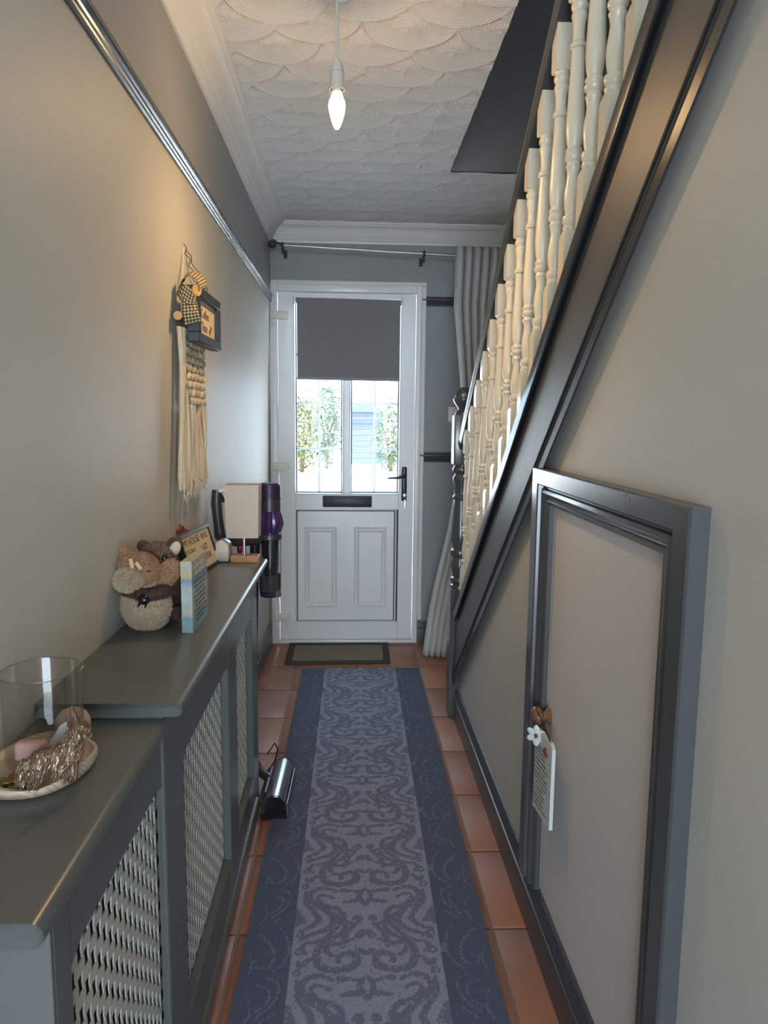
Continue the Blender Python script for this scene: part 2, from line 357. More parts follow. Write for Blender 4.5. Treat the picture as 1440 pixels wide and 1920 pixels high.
def scribble(bm, origin, right, up, length, h, rng, wd=0.0007):
    """one line of handwriting that cannot be read: words of small loops as a flat raised ribbon"""
    o = Vector(origin); r = Vector(right).normalized(); u = Vector(up); u = (u - r * u.dot(r)).normalized(); n = r.cross(u)
    x = 0.0
    while x < length - h:
        wl = rng.uniform(1.5, 4.5) * h; wl = min(wl, length - x); k = max(4, int(wl / h * 6)); pts = []
        for i in range(k + 1):
            a = i / k * wl
            pts.append(o + r * (x + a + 0.25 * h * math.sin(i * 2.3)) + u * (h * (0.5 + 0.5 * math.sin(i * 1.9 + rng.uniform(-.4, .4)))))
        for p, q in zip(pts, pts[1:]):
            d = (q - p)
            if d.length < 1e-6: continue
            s = d.normalized().cross(n) * wd
            bm.faces.new([bm.verts.new(p + s + n * 3e-4), bm.verts.new(q + s + n * 3e-4), bm.verts.new(q - s + n * 3e-4), bm.verts.new(p - s + n * 3e-4)])
        x += wl + 0.8 * h
def lerp(a, b, t): return a + (b - a) * t
def interp(x, tab):
    xs = [p[0] for p in tab]; ys = [p[1] for p in tab]; return float(np.interp(x, xs, ys))

CEIL = 2.385
YW = 4.15            # face of the front wall
XR = 0.485           # face of the wall under the stairs
def XL(y, z):
    s = min(max((2.0 - z) / 1.13, 0), 1.2); t = 0.3 + 0.7 * min(max((4.14 - y) / 2.84, 0), 1.4)
    return -0.445 - 0.05 * s * t
SL = 0.79
def cap_line(y): return 1.39 + SL * (1.854 - y)
def mould_line(y): return 1.146 + SL * (1.851 - y)
def bot_line(y): return 1.156 + SL * (1.761 - y)
def rail_line(y): return 1.857 + SL * (2.219 - y)

# ------------------------------------------------------------------ SETTING
# floor: grout bed with individual tiles
bm = NB(); box(bm, -0.75, 1.40, -0.915, 4.3, -0.06, -0.004)
floor = struct('floor', bm, grout_m)
TX, TY, JX, JY = 0.3305, 0.3385, -0.2845, 3.74
bm = NB(); box(bm, 0, TX - 0.007, 0, TY - 0.007, -0.006, 0.0, 0.0025, 2)
tile0 = None
for i in range(-1, 5):
    for j in range(-16, 2):
        x = JX + i * TX + 0.0035; y = JY + j * TY + 0.0035
        if x > 1.36 or x + TX < -0.6 or y < -0.90: continue
        if tile0 is None: o = tile0 = obj('tile', bm, tile_m, floor)
        else:
            o = tile0.copy(); COL.objects.link(o)
        o.location = (x + random.uniform(-.0006, .0006), y + random.uniform(-.0006, .0006), random.uniform(-.0006, 0.0002))

# left wall (old, slightly out of plumb), upper part painted darker
bm = NB(); ys = np.linspace(-0.92, 4.3, 28); zs = [0, .3, .6, .87, 1.1, 1.3, 1.5, 1.7, 1.9, 1.995, 2.2, 2.5]
G = [[bm.verts.new((XL(y, z), y, z)) for z in zs] for y in ys]
for a in range(len(ys) - 1):
    for b in range(len(zs) - 1):
        f = bm.faces.new((G[a][b], G[a][b + 1], G[a + 1][b + 1], G[a + 1][b])); f.material_index = 1 if zs[b] >= 1.99 else 0
B0 = [bm.verts.new((-0.72, y, z)) for y, z in ((-0.92, 0), (4.3, 0), (4.3, 2.5), (-0.92, 2.5))]; bm.faces.new(B0)
me = bpy.data.meshes.new('wall_left'); bm.to_mesh(me); bm.free(); me.materials.append(wall_lo); me.materials.append(wall_up)
wl = link('wall_left', me); wl['kind'] = 'structure'

# front wall with the door opening; darker paint above the picture rail line
def wall_front():
    bm = NB(); y0, y1 = YW, YW + 0.16
    box(bm, -0.75, -0.452, y0, y1, 0, 2.5); box(bm, 0.403, 1.40, y0, y1, 0, 2.5); box(bm, -0.452, 0.403, y0, y1, 2.062, 2.5)
    return bm
struct('wall_front', wall_front(), wall_up, smooth=0)
# wall under the stairs, with the cupboard opening, cut along the stringer
def wr(poly, bm): prism(bm, poly, lambda y, z, t: Vector((t, y, z)), XR, XR + 0.055)
bm = NB(); off = 0.058
DY0, DY1, DZ = 1.035, 1.668, 1.128
wr([(DY1, 0), (3.06, 0), (3.06, bot_line(3.06) + off), (DY1, bot_line(DY1) + off)], bm)
wr([(DY0, DZ), (DY1, DZ), (DY1, bot_line(DY1) + off), (DY0, bot_line(DY0) + off)], bm)
yt = 1.761 - (CEIL - 1.156 - off) / SL
wr([(-0.9, 0), (DY0, 0), (DY0, bot_line(DY0) + off), (yt, CEIL), (-0.9, CEIL)], bm)
struct('wall_right', bm, wall_lo, smooth=0)
bm = NB(); box(bm, XR + 0.055, 1.33, 0.3, 0.36, 0, 1.6); struct('wall_cupboard_back', bm, pale)
bm = NB(); box(bm, 1.33, 1.42, -0.89, 4.3, 0, 4.75); struct('wall_stairwell', bm, wall_lo)
# the hall opens into a room behind the viewer; its unseen wide opening is sized for fill daylight
bm = NB(); ya, yb = -3.70, -3.60
box(bm, -1.7, -1.35, ya, yb, 0, 2.5); box(bm, 1.35, 1.7, ya, yb, 0, 2.5); box(bm, -1.35, 1.35, ya, yb, 2.08, 2.5)
struct('wall_back', bm, wall_lo, smooth=0)
bm = NB(); box(bm, -1.7, -1.6, -3.6, -0.9, 0, 2.5); box(bm, -1.6, -0.74, -1.0, -0.9, 0, 2.5); struct('wall_kitchen_left', bm, pale, smooth=0)
bm = NB(); box(bm, 1.6, 1.7, -3.6, -0.9, 0, 2.5); box(bm, 0.545, 1.6, -1.0, -0.9, 0, 2.5); struct('wall_kitchen_right', bm, pale, smooth=0)
bm = NB(); box(bm, -1.7, 1.7, -3.7, -0.95, CEIL, 2.5); struct('ceiling_kitchen', bm, pale)
bm = NB(); box(bm, -1.7, 1.7, -3.7, -0.92, -0.06, -0.002); struct('floor_kitchen', bm, grout_m)
# upper stairwell
bm = NB(); box(bm, 0.426, 1.33, 3.235, 3.32, CEIL, 2.685); struct('trim_1', bm, well, label='dark grey fascia of the stairwell opening')
bm = NB(); box(bm, 0.426, 1.33, 3.25, 3.32, 2.685, 4.75); struct('wall_landing_front', bm, well)
bm = NB(); box(bm, 0.34, 0.425, -0.5, 3.32, CEIL + 0.06, 4.75); struct('wall_landing_left', bm, well)
bm = NB(); ya, yb = -0.6, -0.5
box(bm, 0.34, 0.6, ya, yb, 2.51, 4.75); box(bm, 1.2, 1.33, ya, yb, 2.51, 4.75); box(bm, 0.6, 1.2, ya, yb, 2.51, 3.35); box(bm, 0.6, 1.2, ya, yb, 3.85, 4.75); struct('wall_landing_back', bm, pale, smooth=0)  # unseen window opening, added to brighten the dark stairwell
bm = NB(); box(bm, 0.34, 1.42, -0.6, 3.32, 4.75, 4.8); struct('ceiling_landing', bm, pale)

# combed swirl ceiling
def fan_grid(xs, ys):
    X, Y = np.meshgrid(xs, ys, indexing='ij'); H = np.zeros_like(X); C = np.zeros_like(X); done = np.zeros(X.shape, bool)
    rng = np.random.RandomState(3); rowsp, colsp, R = 0.118, 0.245, 0.134
    for j in range(-2, 36):
        cy = 0.55 + j * rowsp
        for i in range(-4, 10):
            cx = -0.45 + (i + 0.5 * (j % 2)) * colsp + rng.uniform(-.02, .02); c_y = cy + rng.uniform(-.014, .014); RR = R * rng.uniform(.93, 1.05)
            dx, dy = X - cx, Y - c_y; r = np.sqrt(dx * dx + dy * dy); ins = (r < RR) & ~done & (dy > -0.035)
            t = r / RR
            ang = np.arctan2(dx, np.maximum(dy, 1e-4)); ph = rng.uniform(0, 6)
            H = np.where(ins, 0.0048 * t ** 5 + 0.0075 * np.exp(-(r / 0.040) ** 2) * (0.7 + 0.3 * np.cos(ang * 7 + ph)) + 0.0022 * np.exp(-(np.abs(np.sin(ang * 1.5 + ph * .05)) / .25) ** 2) * (1 - t), H)
            C = np.where(ins, r * 2 * PI / 0.0072 + 1.4 * np.cos(ang * 4 + ph), C)
            done |= ins
    return np.maximum(H, 0) + 0.001, C
def ceiling_patch(bm_list, x0, x1, y0, y1, dx, dy):
    xs = np.arange(x0, x1 + dx * .5, dx); ys = np.arange(y0, y1 + dy * .5, dy); xs[-1] = x1; ys[-1] = y1
    H, C = fan_grid(xs, ys); bm_list.append((xs, ys, H, C))
pl = []; ceiling_patch(pl, -0.42, 0.426, 1.15, 4.15, 0.0055, 0.0060); ceiling_patch(pl, 0.426, 1.34, 3.24, 4.15, 0.009, 0.0075)
V = []; F = []; CA = []; base = 0
for xs, ys, H, C in pl:
    X, Y = np.meshgrid(xs, ys, indexing='ij'); V.append(np.stack([X, Y, CEIL - H], -1).reshape(-1, 3)); CA.append(C.reshape(-1))
    nx, ny = len(xs), len(ys); I = np.arange(nx * ny).reshape(nx, ny) + base
    F.append(np.stack([I[:-1, :-1], I[:-1, 1:], I[1:, 1:], I[1:, :-1]], -1).reshape(-1, 4)); base += nx * ny
def box_np(x0, x1, y0, y1, z0, z1, b):
    v = np.array([(x, y, z) for z in (z0, z1) for y in (y0, y1) for x in (x0, x1)], float)
    f = np.array([(0, 2, 3, 1), (4, 5, 7, 6), (0, 1, 5, 4), (2, 6, 7, 3), (0, 4, 6, 2), (1, 3, 7, 5)]) + b; return v, f
for b_ in ((-0.75, 0.426, -0.94, 1.15, CEIL, 2.5), (-0.75, 0.426, 1.15, 4.3, CEIL + 0.004, 2.5), (0.426, 1.4, 3.24, 4.3, CEIL + 0.004, 2.5), (0.426, 1.4, -0.94, -0.45, CEIL, 2.5)):
    v, f = box_np(*b_, base); V.append(v); F.append(f); CA.append(np.zeros(8)); base += 8
V = np.concatenate(V); F = np.concatenate(F); CA = np.concatenate(CA)
def np_mesh(name, V, F):
    me = bpy.data.meshes.new(name); me.vertices.add(len(V)); me.vertices.foreach_set('co', V.astype(np.float32).ravel())
    k = F.shape[1]; me.loops.add(F.size); me.loops.foreach_set('vertex_index', F.astype(np.int32).ravel())
    me.polygons.add(len(F)); me.polygons.foreach_set('loop_start', np.arange(0, F.size, k, dtype=np.int32))
    me.update(calc_edges=True); me.validate(); return me
me = np_mesh('ceiling', V, F); at = me.attributes.new('comb', 'FLOAT', 'POINT'); at.data.foreach_set('value', CA.astype(np.float32))
ce = link('ceiling', me, ceilm, smooth=60); ce['kind'] = 'structure'

# coving (left and front) - swept profile: d from wall, h down from ceiling
cov = [(0, 0), (0.088, 0), (0.088, 0.010), (0.080, 0.014), (0.074, 0.022), (0.066, 0.024), (0.050, 0.036), (0.036, 0.056), (0.028, 0.070), (0.022, 0.074), (0.018, 0.084), (0.010, 0.090), (0.008, 0.100), (0, 0.100)]
bm = NB(); sweep(bm, cov, [lambda d, h, y=y: Vector((-0.446 + d, (YW - d) if y > 4 else y, CEIL - h)) for y in (-0.9, 4.15)])
struct('trim_2', bm, coving, label='white moulded coving along the left wall')
bm = NB(); sweep(bm, cov, [lambda d, h: Vector((-0.446 + d, YW - d, CEIL - h)), lambda d, h: Vector((1.33, YW - d, CEIL - h))])
struct('trim_3', bm, coving, label='white moulded coving above the front door')
# picture rail (left), short rails right of the door
rail = [(0, 0), (0.006, 0.0), (0.010, 0.003), (0.011, 0.007), (0.008, 0.010), (0.0065, 0.012), (0.011, 0.015), (0.0125, 0.019), (0.009, 0.022), (0.008, 0.025), (0.013, 0.028), (0.0165, 0.032), (0.0165, 0.037), (0.012, 0.041), (0.010, 0.043), (0.012, 0.046), (0.011, 0.050), (0.006, 0.052), (0, 0.052)]
bm = NB(); sweep(bm, rail, [lambda d, h, y=y: Vector((-0.447 + d, y, 1.962 + h)) for y in (-0.9, 4.148)]); struct('trim_4', bm, gloss, label='dark grey glossy picture rail on the left wall')
bm = NB(); sweep(bm, rail, [lambda d, h, x=x: Vector((x, YW - d, 1.957 + h)) for x in (0.405, 1.33)]); struct('trim_5', bm, skirt, label='dark picture rail right of the front door')
dado = [(d, h * 1.1) for d, h in rail]
bm = NB(); sweep(bm, dado, [lambda d, h, x=x: Vector((x, YW - d, 1.079 + h)) for x in (0.398, 1.33)]); struct('trim_6', bm, skirt, label='dark dado rail right of the front door')
# skirtings
sk = [(0, 0), (0.018, 0), (0.018, 0.085), (0.016, 0.092), (0.012, 0.094), (0.012, 0.104), (0.015, 0.108), (0.014, 0.118), (0.008, 0.128), (0.006, 0.138), (0, 0.142)]
bm = NB(); sweep(bm, sk, [lambda d, h, y=y: Vector((XR - d, y, h)) for y in (-0.9, 3.045)]); struct('baseboard_right', bm, skirt)
bm = NB(); sweep(bm, sk, [lambda d, h, y=y: Vector((XL(y, .05) + d - 0.002, y, h)) for y in (2.36, 3.0, 3.6, 4.10)]); struct('baseboard_left', bm, skirt)
bm = NB(); sweep(bm, sk, [lambda d, h, x=x: Vector((x, YW - d, h * .9)) for x in (0.405, 1.33)]); struct('baseboard_front', bm, skirt)

# ------------------------------------------------------------------ FRONT DOOR (door_1)
door = bpy.data.objects.new('door_1', None); COL.objects.link(door); door.location = (-0.02, YW, 0); door['kind'] = 'structure'
door['label'] = 'white front door with two leaded glass lights over two moulded panels'
FY = 4.128; LY = 4.140
bm = NB()
for a in ((-0.452, -0.409, 0, 2.062), (0.374, 0.403, 0, 2.062), (-0.409, 0.374, 2.022, 2.062), (-0.409, 0.374, 0, 0.020)):
    box(bm, a[0], a[1], FY, 4.21, a[2], a[3], 0.004, 2)
obj('frame', bm, upvc, door)
bm = NB()
box(bm, 0.4035, 0.428, 4.135, YW + .01, 0.14, 2.0615, 0.005, 2); box(bm, -0.444, 0.428, 4.135, YW + .01, 2.0625, 2.085, 0.005, 2)
obj('frame_bead', bm, coving, door)
bm = NB(); y0, y1 = LY, 4.20
for a in ((-0.406, -0.312, 0.024, 2.019), (0.284, 0.371, 0.024, 2.019), (-0.312, 0.284, 1.985, 2.019), (-0.312, 0.284, 0.798, 0.893), (-0.312, 0.284, 0.024, 0.128), (-0.0375, 0.0005, 0.893, 1.985)):
    box(bm, a[0], a[1], y0, y1, a[2], a[3], 0.003, 1)
obj('door_leaf', bm, upvc, door)
def ring(bm, x0, x1, z0, z1, prof):
    """mitred rectangular moulding; prof (inset, y)"""
    pts = [(x0, z0, 1, 1), (x1, z0, -1, 1), (x1, z1, -1, -1), (x0, z1, 1, -1)]
    rows = [[bm.verts.new((x + sx * d, y, z + sz * d)) for d, y in prof] for x, z, sx, sz in pts]; n = len(prof)
    for i in range(4):
        A, B = rows[i], rows[(i + 1) % 4]
        for k in range(n - 1): bm.faces.new((A[k], A[k + 1], B[k + 1], B[k]))
for nm, x0, x1 in (('left', -0.318, -0.034), ('right', -0.003, 0.290)):
    bm = NB(); ring(bm, x0, x1, 0.887, 1.991, [(0, 4.1405), (0.002, 4.130), (0.005, 4.129), (0.013, 4.142), (0.013, 4.165)])
    obj('glazing_bead', bm, upvc, door)
    bm = NB(); ring(bm, x0, x1, 0.887, 1.991, [(0.012, 4.140), (0.016, 4.141), (0.0165, 4.165)]); obj('gasket', bm, gasket, door)
    bm = NB(); box(bm, x0 + 0.012, x1 - 0.012, 4.156, 4.160, 0.90, 1.98); obj('pane', bm, pane_m, door, smooth=0)
    xm = (x0 + x1) / 2
    bm = NB(); box(bm, xm - 0.006, xm + 0.006, 4.164, 4.174, 0.90, 1.98, 0.002); obj('glazing_bar', bm, barm, door)
    for zz in (1.150, 1.409, 1.68):
        bm = NB(); box(bm, x0 + 0.013, xm - 0.0062, 4.164, 4.174, zz - 0.006, zz + 0.006, 0.002); obj('glazing_bar', bm, barm, door)
        bm = NB(); box(bm, xm + 0.0062, x1 - 0.013, 4.164, 4.174, zz - 0.006, zz + 0.006, 0.002); obj('glazing_bar', bm, barm, door)
# lower panel
bm = NB(); box(bm, -0.312, 0.284, 4.172, 4.196, 0.128, 0.798); obj('lower_panel_core', bm, gasket, door)
bm = NB(); ring(bm, -0.318, 0.276, 0.122, 0.804, [(0, 4.1405), (0.002, 4.134), (0.006, 4.133), (0.010, 4.140), (0.010, 4.17)]); obj('panel_bead', bm, upvc, door)
bm = NB(); box(bm, -0.3025, 0.2605, 4.146, 4.19, 0.1375, 0.7885, 0.003, 1); pn = obj('lower_panel', bm, upvc, door)
for x0, x1 in ((-0.263, -0.073), (0.026, 0.217)):
    bm = NB(); ring(bm, x0, x1, 0.222, 0.697, [(0, 4.147), (0.002, 4.131), (0.006, 4.129), (0.012, 4.136), (0.015, 4.137), (0.018, 4.131), (0.022, 4.131), (0.027, 4.140), (0.032, 4.1465), (0.032, 4.1475)]); obj('raised_moulding', bm, upvc, pn)
bm = NB(); box(bm, -0.155, 0.129, 4.126, 4.141, 0.814, 0.880, 0.006, 2); lp = obj('letter_plate', bm, letterm, door)
bm = NB(); box(bm, -0.135, 0.110, 4.120, 4.1262, 0.824, 0.868, 0.003, 2); obj('flap', bm, letterm, lp)
for zc in (1.890, 1.048, 0.162):
    bm = NB(); box(bm, -0.436, -0.347, 4.108, 4.1405, zc - 0.021, zc + 0.021, 0.005, 2); box(bm, -0.441, -0.415, 4.108, 4.1405, zc - 0.060, zc - 0.0215, 0.004, 2)
    obj('hinge', bm, hingem, door)
bm = NB(); box(bm, 0.301, 0.331, 4.126, 4.1405, 0.852, 1.050, 0.007, 3); hp = obj('handle_plate', bm, blackmetal, door)
bm = NB(); tube(bm, [(0.316, 4.128, 0.998), (0.316, 4.088, 0.998), (0.308, 4.082, 0.997), (0.270, 4.080, 0.990), (0.215, 4.082, 0.988)], [0.009, 0.0085, 0.0085, 0.0075, 0.005], 10); obj('lever', bm, blackmetal, hp)
bm = NB(); lathe(bm, [(0, 0), (0.009, 0), (0.009, 0.012), (0, 0.012)], (0.316, 4.126, 0.885), 14, Matrix.Rotation(PI / 2, 4, 'X')); obj('lock_cylinder', bm, chrome, hp)
bm = NB(); Mr = Matrix.Rotation(PI / 2, 4, 'X')
tube(bm, [(0.316 + 0.010 * math.cos(a), 4.098, 0.893 + 0.010 * math.sin(a)) for a in np.linspace(0, 2 * PI, 14)[:-1]], 0.0022, 6, True); box(bm, 0.3145, 0.3175, 4.098, 4.113, 0.883, 0.887)
k = obj('key', bm, chrome); tag(k, 'silver key turned in the front door lock', 'key')
bm = NB(); tube(bm, [(0.317 + 0.009 * math.cos(a), 4.0955, 0.873 + 0.009 * math.sin(a)) for a in np.linspace(0, 2 * PI, 14)[:-1]], 0.0014, 6, True); box(bm, 0.3135, 0.3205, 4.0945, 4.0965, 0.818, 0.8635, 0.0006)
k = obj('spare_key', bm, chrome); tag(k, 'spare silver key dangling below the one in the lock', 'key')

# ------------------------------------------------------------------ roller blind on the door
rb = thing('roller_blind', 'grey roller blind half down over the front door glass', 'blind', (-0.012, 4.11, 1.54))
bm = NB(); tube(bm, [(-0.303, 4.106, 1.968), (0.284, 4.106, 1.963)], 0.017, 16); obj('roller', bm, blindbar, rb)
bm = NB(); prism(bm, [(-0.295, 1.975), (0.278, 1.969), (0.278, 1.547), (-0.295, 1.551)], lambda x, z, t: Vector((x, t, z)), 4.0875, 4.0885); obj('cloth', bm, blindm, rb, smooth=0)
bm = NB(); prism(bm, [(-0.296, 1.551), (0.279, 1.547), (0.279, 1.533), (-0.296, 1.537)], lambda x, z, t: Vector((x, t, z)), 4.083, 4.094); obj('bottom_bar', bm, blindbar, rb)
for xx in (-0.312, 0.288):
    bm = NB(); box(bm, xx - 0.005, xx + 0.005, 4.088, 4.1395, 1.945, 1.992, 0.003, 2); obj('bracket', bm, upvc_in, rb)

# ------------------------------------------------------------------ UNDER-STAIR DOOR (door_2)
ud = bpy.data.objects.new('door_2', None); COL.objects.link(ud); ud.location = (XR, 1.35, 0); ud['kind'] = 'structure'
ud['label'] = 'pale low cupboard door under the stairs in a dark grey architrave'
bm = NB(); box(bm, XR + 0.002, XR + 0.036, DY0 + 0.004, DY1 - 0.004, 0.012, DZ - 0.004, 0.002); leaf = obj('door_leaf', bm, doorm, ud)
arch = [(-0.006, 0.0), (-0.006, 0.012), (0.002, 0.017), (0.009, 0.017), (0.011, 0.013), (0.016, 0.014), (0.021, 0.021), (0.029, 0.024), (0.038, 0.021), (0.042, 0.015), (0.047, 0.015), (0.050, 0.026), (0.054, 0.029), (0.098, 0.029), (0.102, 0.026), (0.102, 0.0)]
OY0, OY1, OZ = DY0 - 0.092, DY1 + 0.094, DZ + 0.078
bm = NB()
def st(kind):
    if kind == 0: return lambda d, h: Vector((XR - h, DY1 + d, 0.14 if d < 0.2 else 0))
    if kind == 1: return lambda d, h: Vector((XR - h, DY1 + d, DZ + d * 0.78))
    if kind == 2: return lambda d, h: Vector((XR - h, DY0 - d, DZ + d * 0.78))
    return lambda d, h: Vector((XR - h, DY0 - d, 0.14))
sweep(bm, arch, [st(0), st(1), st(2), st(3)]); obj('architrave', bm, gloss, ud)
bm = NB(); Mk = Matrix.Rotation(-PI / 2, 4, 'Y')
lathe(bm, [(0, 0), (0.019, 0), (0.020, 0.004), (0.016, 0.009), (0.011, 0.013), (0.011, 0.017), (0.018, 0.021), (0.0235, 0.028), (0.0235, 0.033), (0.019, 0.040), (0.010, 0.045), (0, 0.046)], (XR + 0.002, 1.640, 0.612), 24, Mk)
obj('knob', bm, knobw, leaf, label='turned brown wooden knob')
bm = NB(); box(bm, XR - 0.004, XR + 0.01, DY0 - 0.004, DY0 + 0.008, 0.885, 0.985, 0.001); box(bm, XR - 0.006, XR + 0.002, DY0 - 0.001, DY0 + 0.005, 0.885, 0.985, 0.002); obj('hinge', bm, bark, leaf)
# plaque on the knob
pq = thing('hanging_plaque', 'white wooden plaque of grey writing hung from the cupboard knob', 'plaque', (0.46, 1.565, 0.39))
bm = NB(); prism(bm, [(1.487, 0.408), (1.628, 0.390), (1.628, 0.580), (1.618, 0.592), (1.502, 0.606), (1.487, 0.598)], lambda y, z, t: Vector((t, y, z)), 0.450, 0.458)
obj('board', bm, tagm, pq)
bm = NB(); tube(bm, [(0.4535, 1.508, 0.603), (0.452, 1.56, 0.618), (0.452, 1.60, 0.624), (0.452, 1.640, 0.635), (0.452, 1.652, 0.622), (0.453, 1.648, 0.600), (0.454, 1.635, 0.588)], 0.0016, 6); obj('hanging_wire', bm, wirem, pq)
bm = NB(); FM = Matrix.Translation((0.441, 1.588, 0.586)) @ Matrix.Rotation(math.radians(52), 4, 'Z')
for i in range(6):
    a = i * PI / 3; R = FM @ Matrix.Rotation(a, 4, 'X')
    ell(bm, R @ Vector((0, 0, 0.0135)), (0.0022, 0.008, 0.0125), R.to_3x3(), 10, 8)
obj('flower', bm, tagm, pq)
for c_, r_ in (((0.4395, 1.586, 0.586), (0.0045, 0.005, 0.006)), ((0.449, 1.535, 0.570), (0.004, 0.010, 0.010))):
    bm = NB(); ell(bm, c_, r_, None, 10, 8); obj('brown_bead', bm, inkb, pq)
bm = NB(); rng = random.Random(5)
for i in range(14):
    scribble(bm, (0.4496, 1.620, 0.552 - i * 0.0112), (0, -1, 0.125), (0, 0, 1), rng.uniform(0.080, 0.118), 0.0052, rng, 0.0006)
obj('writing', bm, inkg, pq, smooth=0)

# ------------------------------------------------------------------ STAIRCASE
stc = thing('staircase', 'grey staircase with cream turned balusters rising beside the hall', 'staircase', (0.49, 3.05, 0))
def along(bm, prof, base, y0, y1, nst=2):
    sweep(bm, prof, [lambda x, h, y=y: Vector((x, y, base(y) + h)) for y in np.linspace(y0, y1, nst)])
YN, YF = 3.05, 0.30
bm = NB(); prism(bm, [(3.07, cap_line(3.07) - 0.03), (YF, cap_line(YF) - 0.03), (YF, bot_line(YF) + 0.054), (3.07, bot_line(3.07) + 0.054)], lambda y, z, t: Vector((t, y, z)), 0.466, 0.520); obj('string_board', bm, joinery, stc)
bm = NB(); along(bm, [(0.4675, -0.014), (0.457, -0.033), (0.4525, -0.037), (0.450, -0.034), (0.447, 0.004), (0.449, 0.010), (0.456, 0.013), (0.522, 0.013), (0.531, 0.006), (0.532, -0.035), (0.520, -0.04), (0.519, -0.014)], cap_line, 2.985, YF); obj('string_capping', bm, darkj, stc)
bm = NB(); along(bm, [(0.4855, 0.053), (0.4855, 0.070), (0.4655, 0.070), (0.4645, 0.061), (0.4580, 0.0585), (0.4562, 0.0550), (0.4575, 0.0510), (0.4640, 0.0485), (0.4640, 0.0425), (0.4580, 0.0400), (0.4562, 0.0365), (0.4570, 0.0325), (0.4590, 0.0300), (0.4615, 0.003), (0.464, 0.001)], bot_line, 3.04, YF); obj('string_moulding', bm, mouldm, stc)
bm = NB(); along(bm, [(0.468, -0.002), (0.516, -0.002), (0.519, 0.010), (0.523, 0.020), (0.522, 0.040), (0.514, 0.054), (0.492, 0.060), (0.470, 0.054), (0.462, 0.040), (0.461, 0.020), (0.465, 0.010)], rail_line, 3.052, 0.6); obj('handrail', bm, gloss, stc)
# newel post
NX, NY = 0.489, 3.098
bm = NB(); h = 0.045
box(bm, NX - h, NX + h, NY - h, NY + h, 0.0, 0.585, 0.003)
lathe(bm, [(0.043, 0.580), (0.040, 0.597), (0.033, 0.603), (0.033, 0.607), (0.042, 0.613), (0.044, 0.622), (0.041, 0.631), (0.032, 0.636), (0.035, 0.650), (0.041, 0.672), (0.042, 0.690), (0.036, 0.716), (0.034, 0.724), (0.043, 0.730), (0.046, 0.742), (0.043, 0.754), (0.034, 0.760), (0.038, 0.775), (0.043, 0.800), (0.042, 0.83), (0.037, 0.90), (0.033, 0.968), (0.032, 0.975), (0.038, 0.980), (0.040, 0.988), (0.036, 0.996), (0.031, 1.000), (0.033, 1.04), (0.039, 1.062), (0.040, 1.074), (0.034, 1.084), (0.030, 1.090), (0.040, 1.098), (0.043, 1.108), (0.040, 1.118), (0.035, 1.124), (0.035, 1.13)], (NX, NY, 0), 28)
box(bm, NX - h, NX + h, NY - h, NY + h, 1.128, 1.345, 0.008, 2)
lathe(bm, [(0.036, 1.340), (0.036, 1.352), (0.030, 1.356), (0.024, 1.364), (0.026, 1.374), (0.040, 1.392), (0.046, 1.404), (0.046, 1.412), (0.040, 1.416), (0.038, 1.430), (0.032, 1.446), (0.020, 1.458), (0, 1.462)], (NX, NY, 0), 28)
obj('newel_post', bm, gloss, stc)
# balusters
bprof = [(0.017, 0.188), (0.019, 0.194), (0.0185, 0.198), (0.016, 0.200), (0.0195, 0.206), (0.0205, 0.213), (0.0195, 0.219), (0.0145, 0.223), (0.0145, 0.226), (0.0170, 0.240), (0.0185, 0.257), (0.0175, 0.275), (0.0145, 0.293), (0.0130, 0.306), (0.0145, 0.318), (0.0175, 0.326), (0.0145, 0.332), (0.0145, 0.334), (0.0195, 0.340), (0.0200, 0.346), (0.0165, 0.351), (0.0175, 0.353), (0.0195, 0.358), (0.0165, 0.364), (0.0150, 0.367), (0.0178, 0.380), (0.0198, 0.400), (0.0200, 0.415), (0.0190, 0.445), (0.0160, 0.510), (0.0140, 0.562), (0.0140, 0.566), (0.0180, 0.570), (0.0185, 0.576), (0.0150, 0.581), (0.0135, 0.584), (0.0125, 0.600), (0.0135, 0.618), (0.0175, 0.634), (0.0165, 0.640), (0.0140, 0.643), (0.0185, 0.649), (0.0190, 0.656), (0.0155, 0.661), (0.0170, 0.664), (0.0185, 0.668), (0.017, 0.672)]
def baluster_mesh():
    bm = NB(); q = 0.0205
    def blk(z0f, z1f, cham_top, cham_bot):
        cs = [(-q, -q), (q, -q), (q, q), (-q, q)]
        rows = []
        for lev in (0, 1, 2, 3):
            row = []
            for x, y in cs:
                lo, hi = z0f(y), z1f(y)
                if lev == 0: row.append((x * cham_bot[0], y * cham_bot[0], lo))
                elif lev == 1: row.append((x, y, lo + cham_bot[1]))
                elif lev == 2: row.append((x, y, hi - cham_top[1]))
                else: row.append((x * cham_top[0], y * cham_top[0], hi))
            rows.append([bm.verts.new(p) for p in row])
        for A, B in zip(rows, rows[1:]):
            for i in range(4): bm.faces.new((A[i], A[(i + 1) % 4], B[(i + 1) % 4], B[i]))
        bm.faces.new(rows[0]); bm.faces.new(rows[-1])
    blk(lambda y: -SL * y - 0.004, lambda y: 0.192, (0.72, 0.016), (1, 0.001))
    lathe(bm, bprof, (0, 0, 0), 18)
    blk(lambda y: 0.668, lambda y: 0.755 - SL * y + 0.003, (1, 0.001), (0.86, 0.005))
    return bm
b0 = None
for k in range(17):
    y = 2.965 - 0.1195 * k
    if b0 is None: b = b0 = obj('baluster', baluster_mesh(), cream, stc)
    else: b = b0.copy(); COL.objects.link(b)
    b.location = Vector((0.492, y, cap_line(y) + 0.002)) - Vector(stc.location)
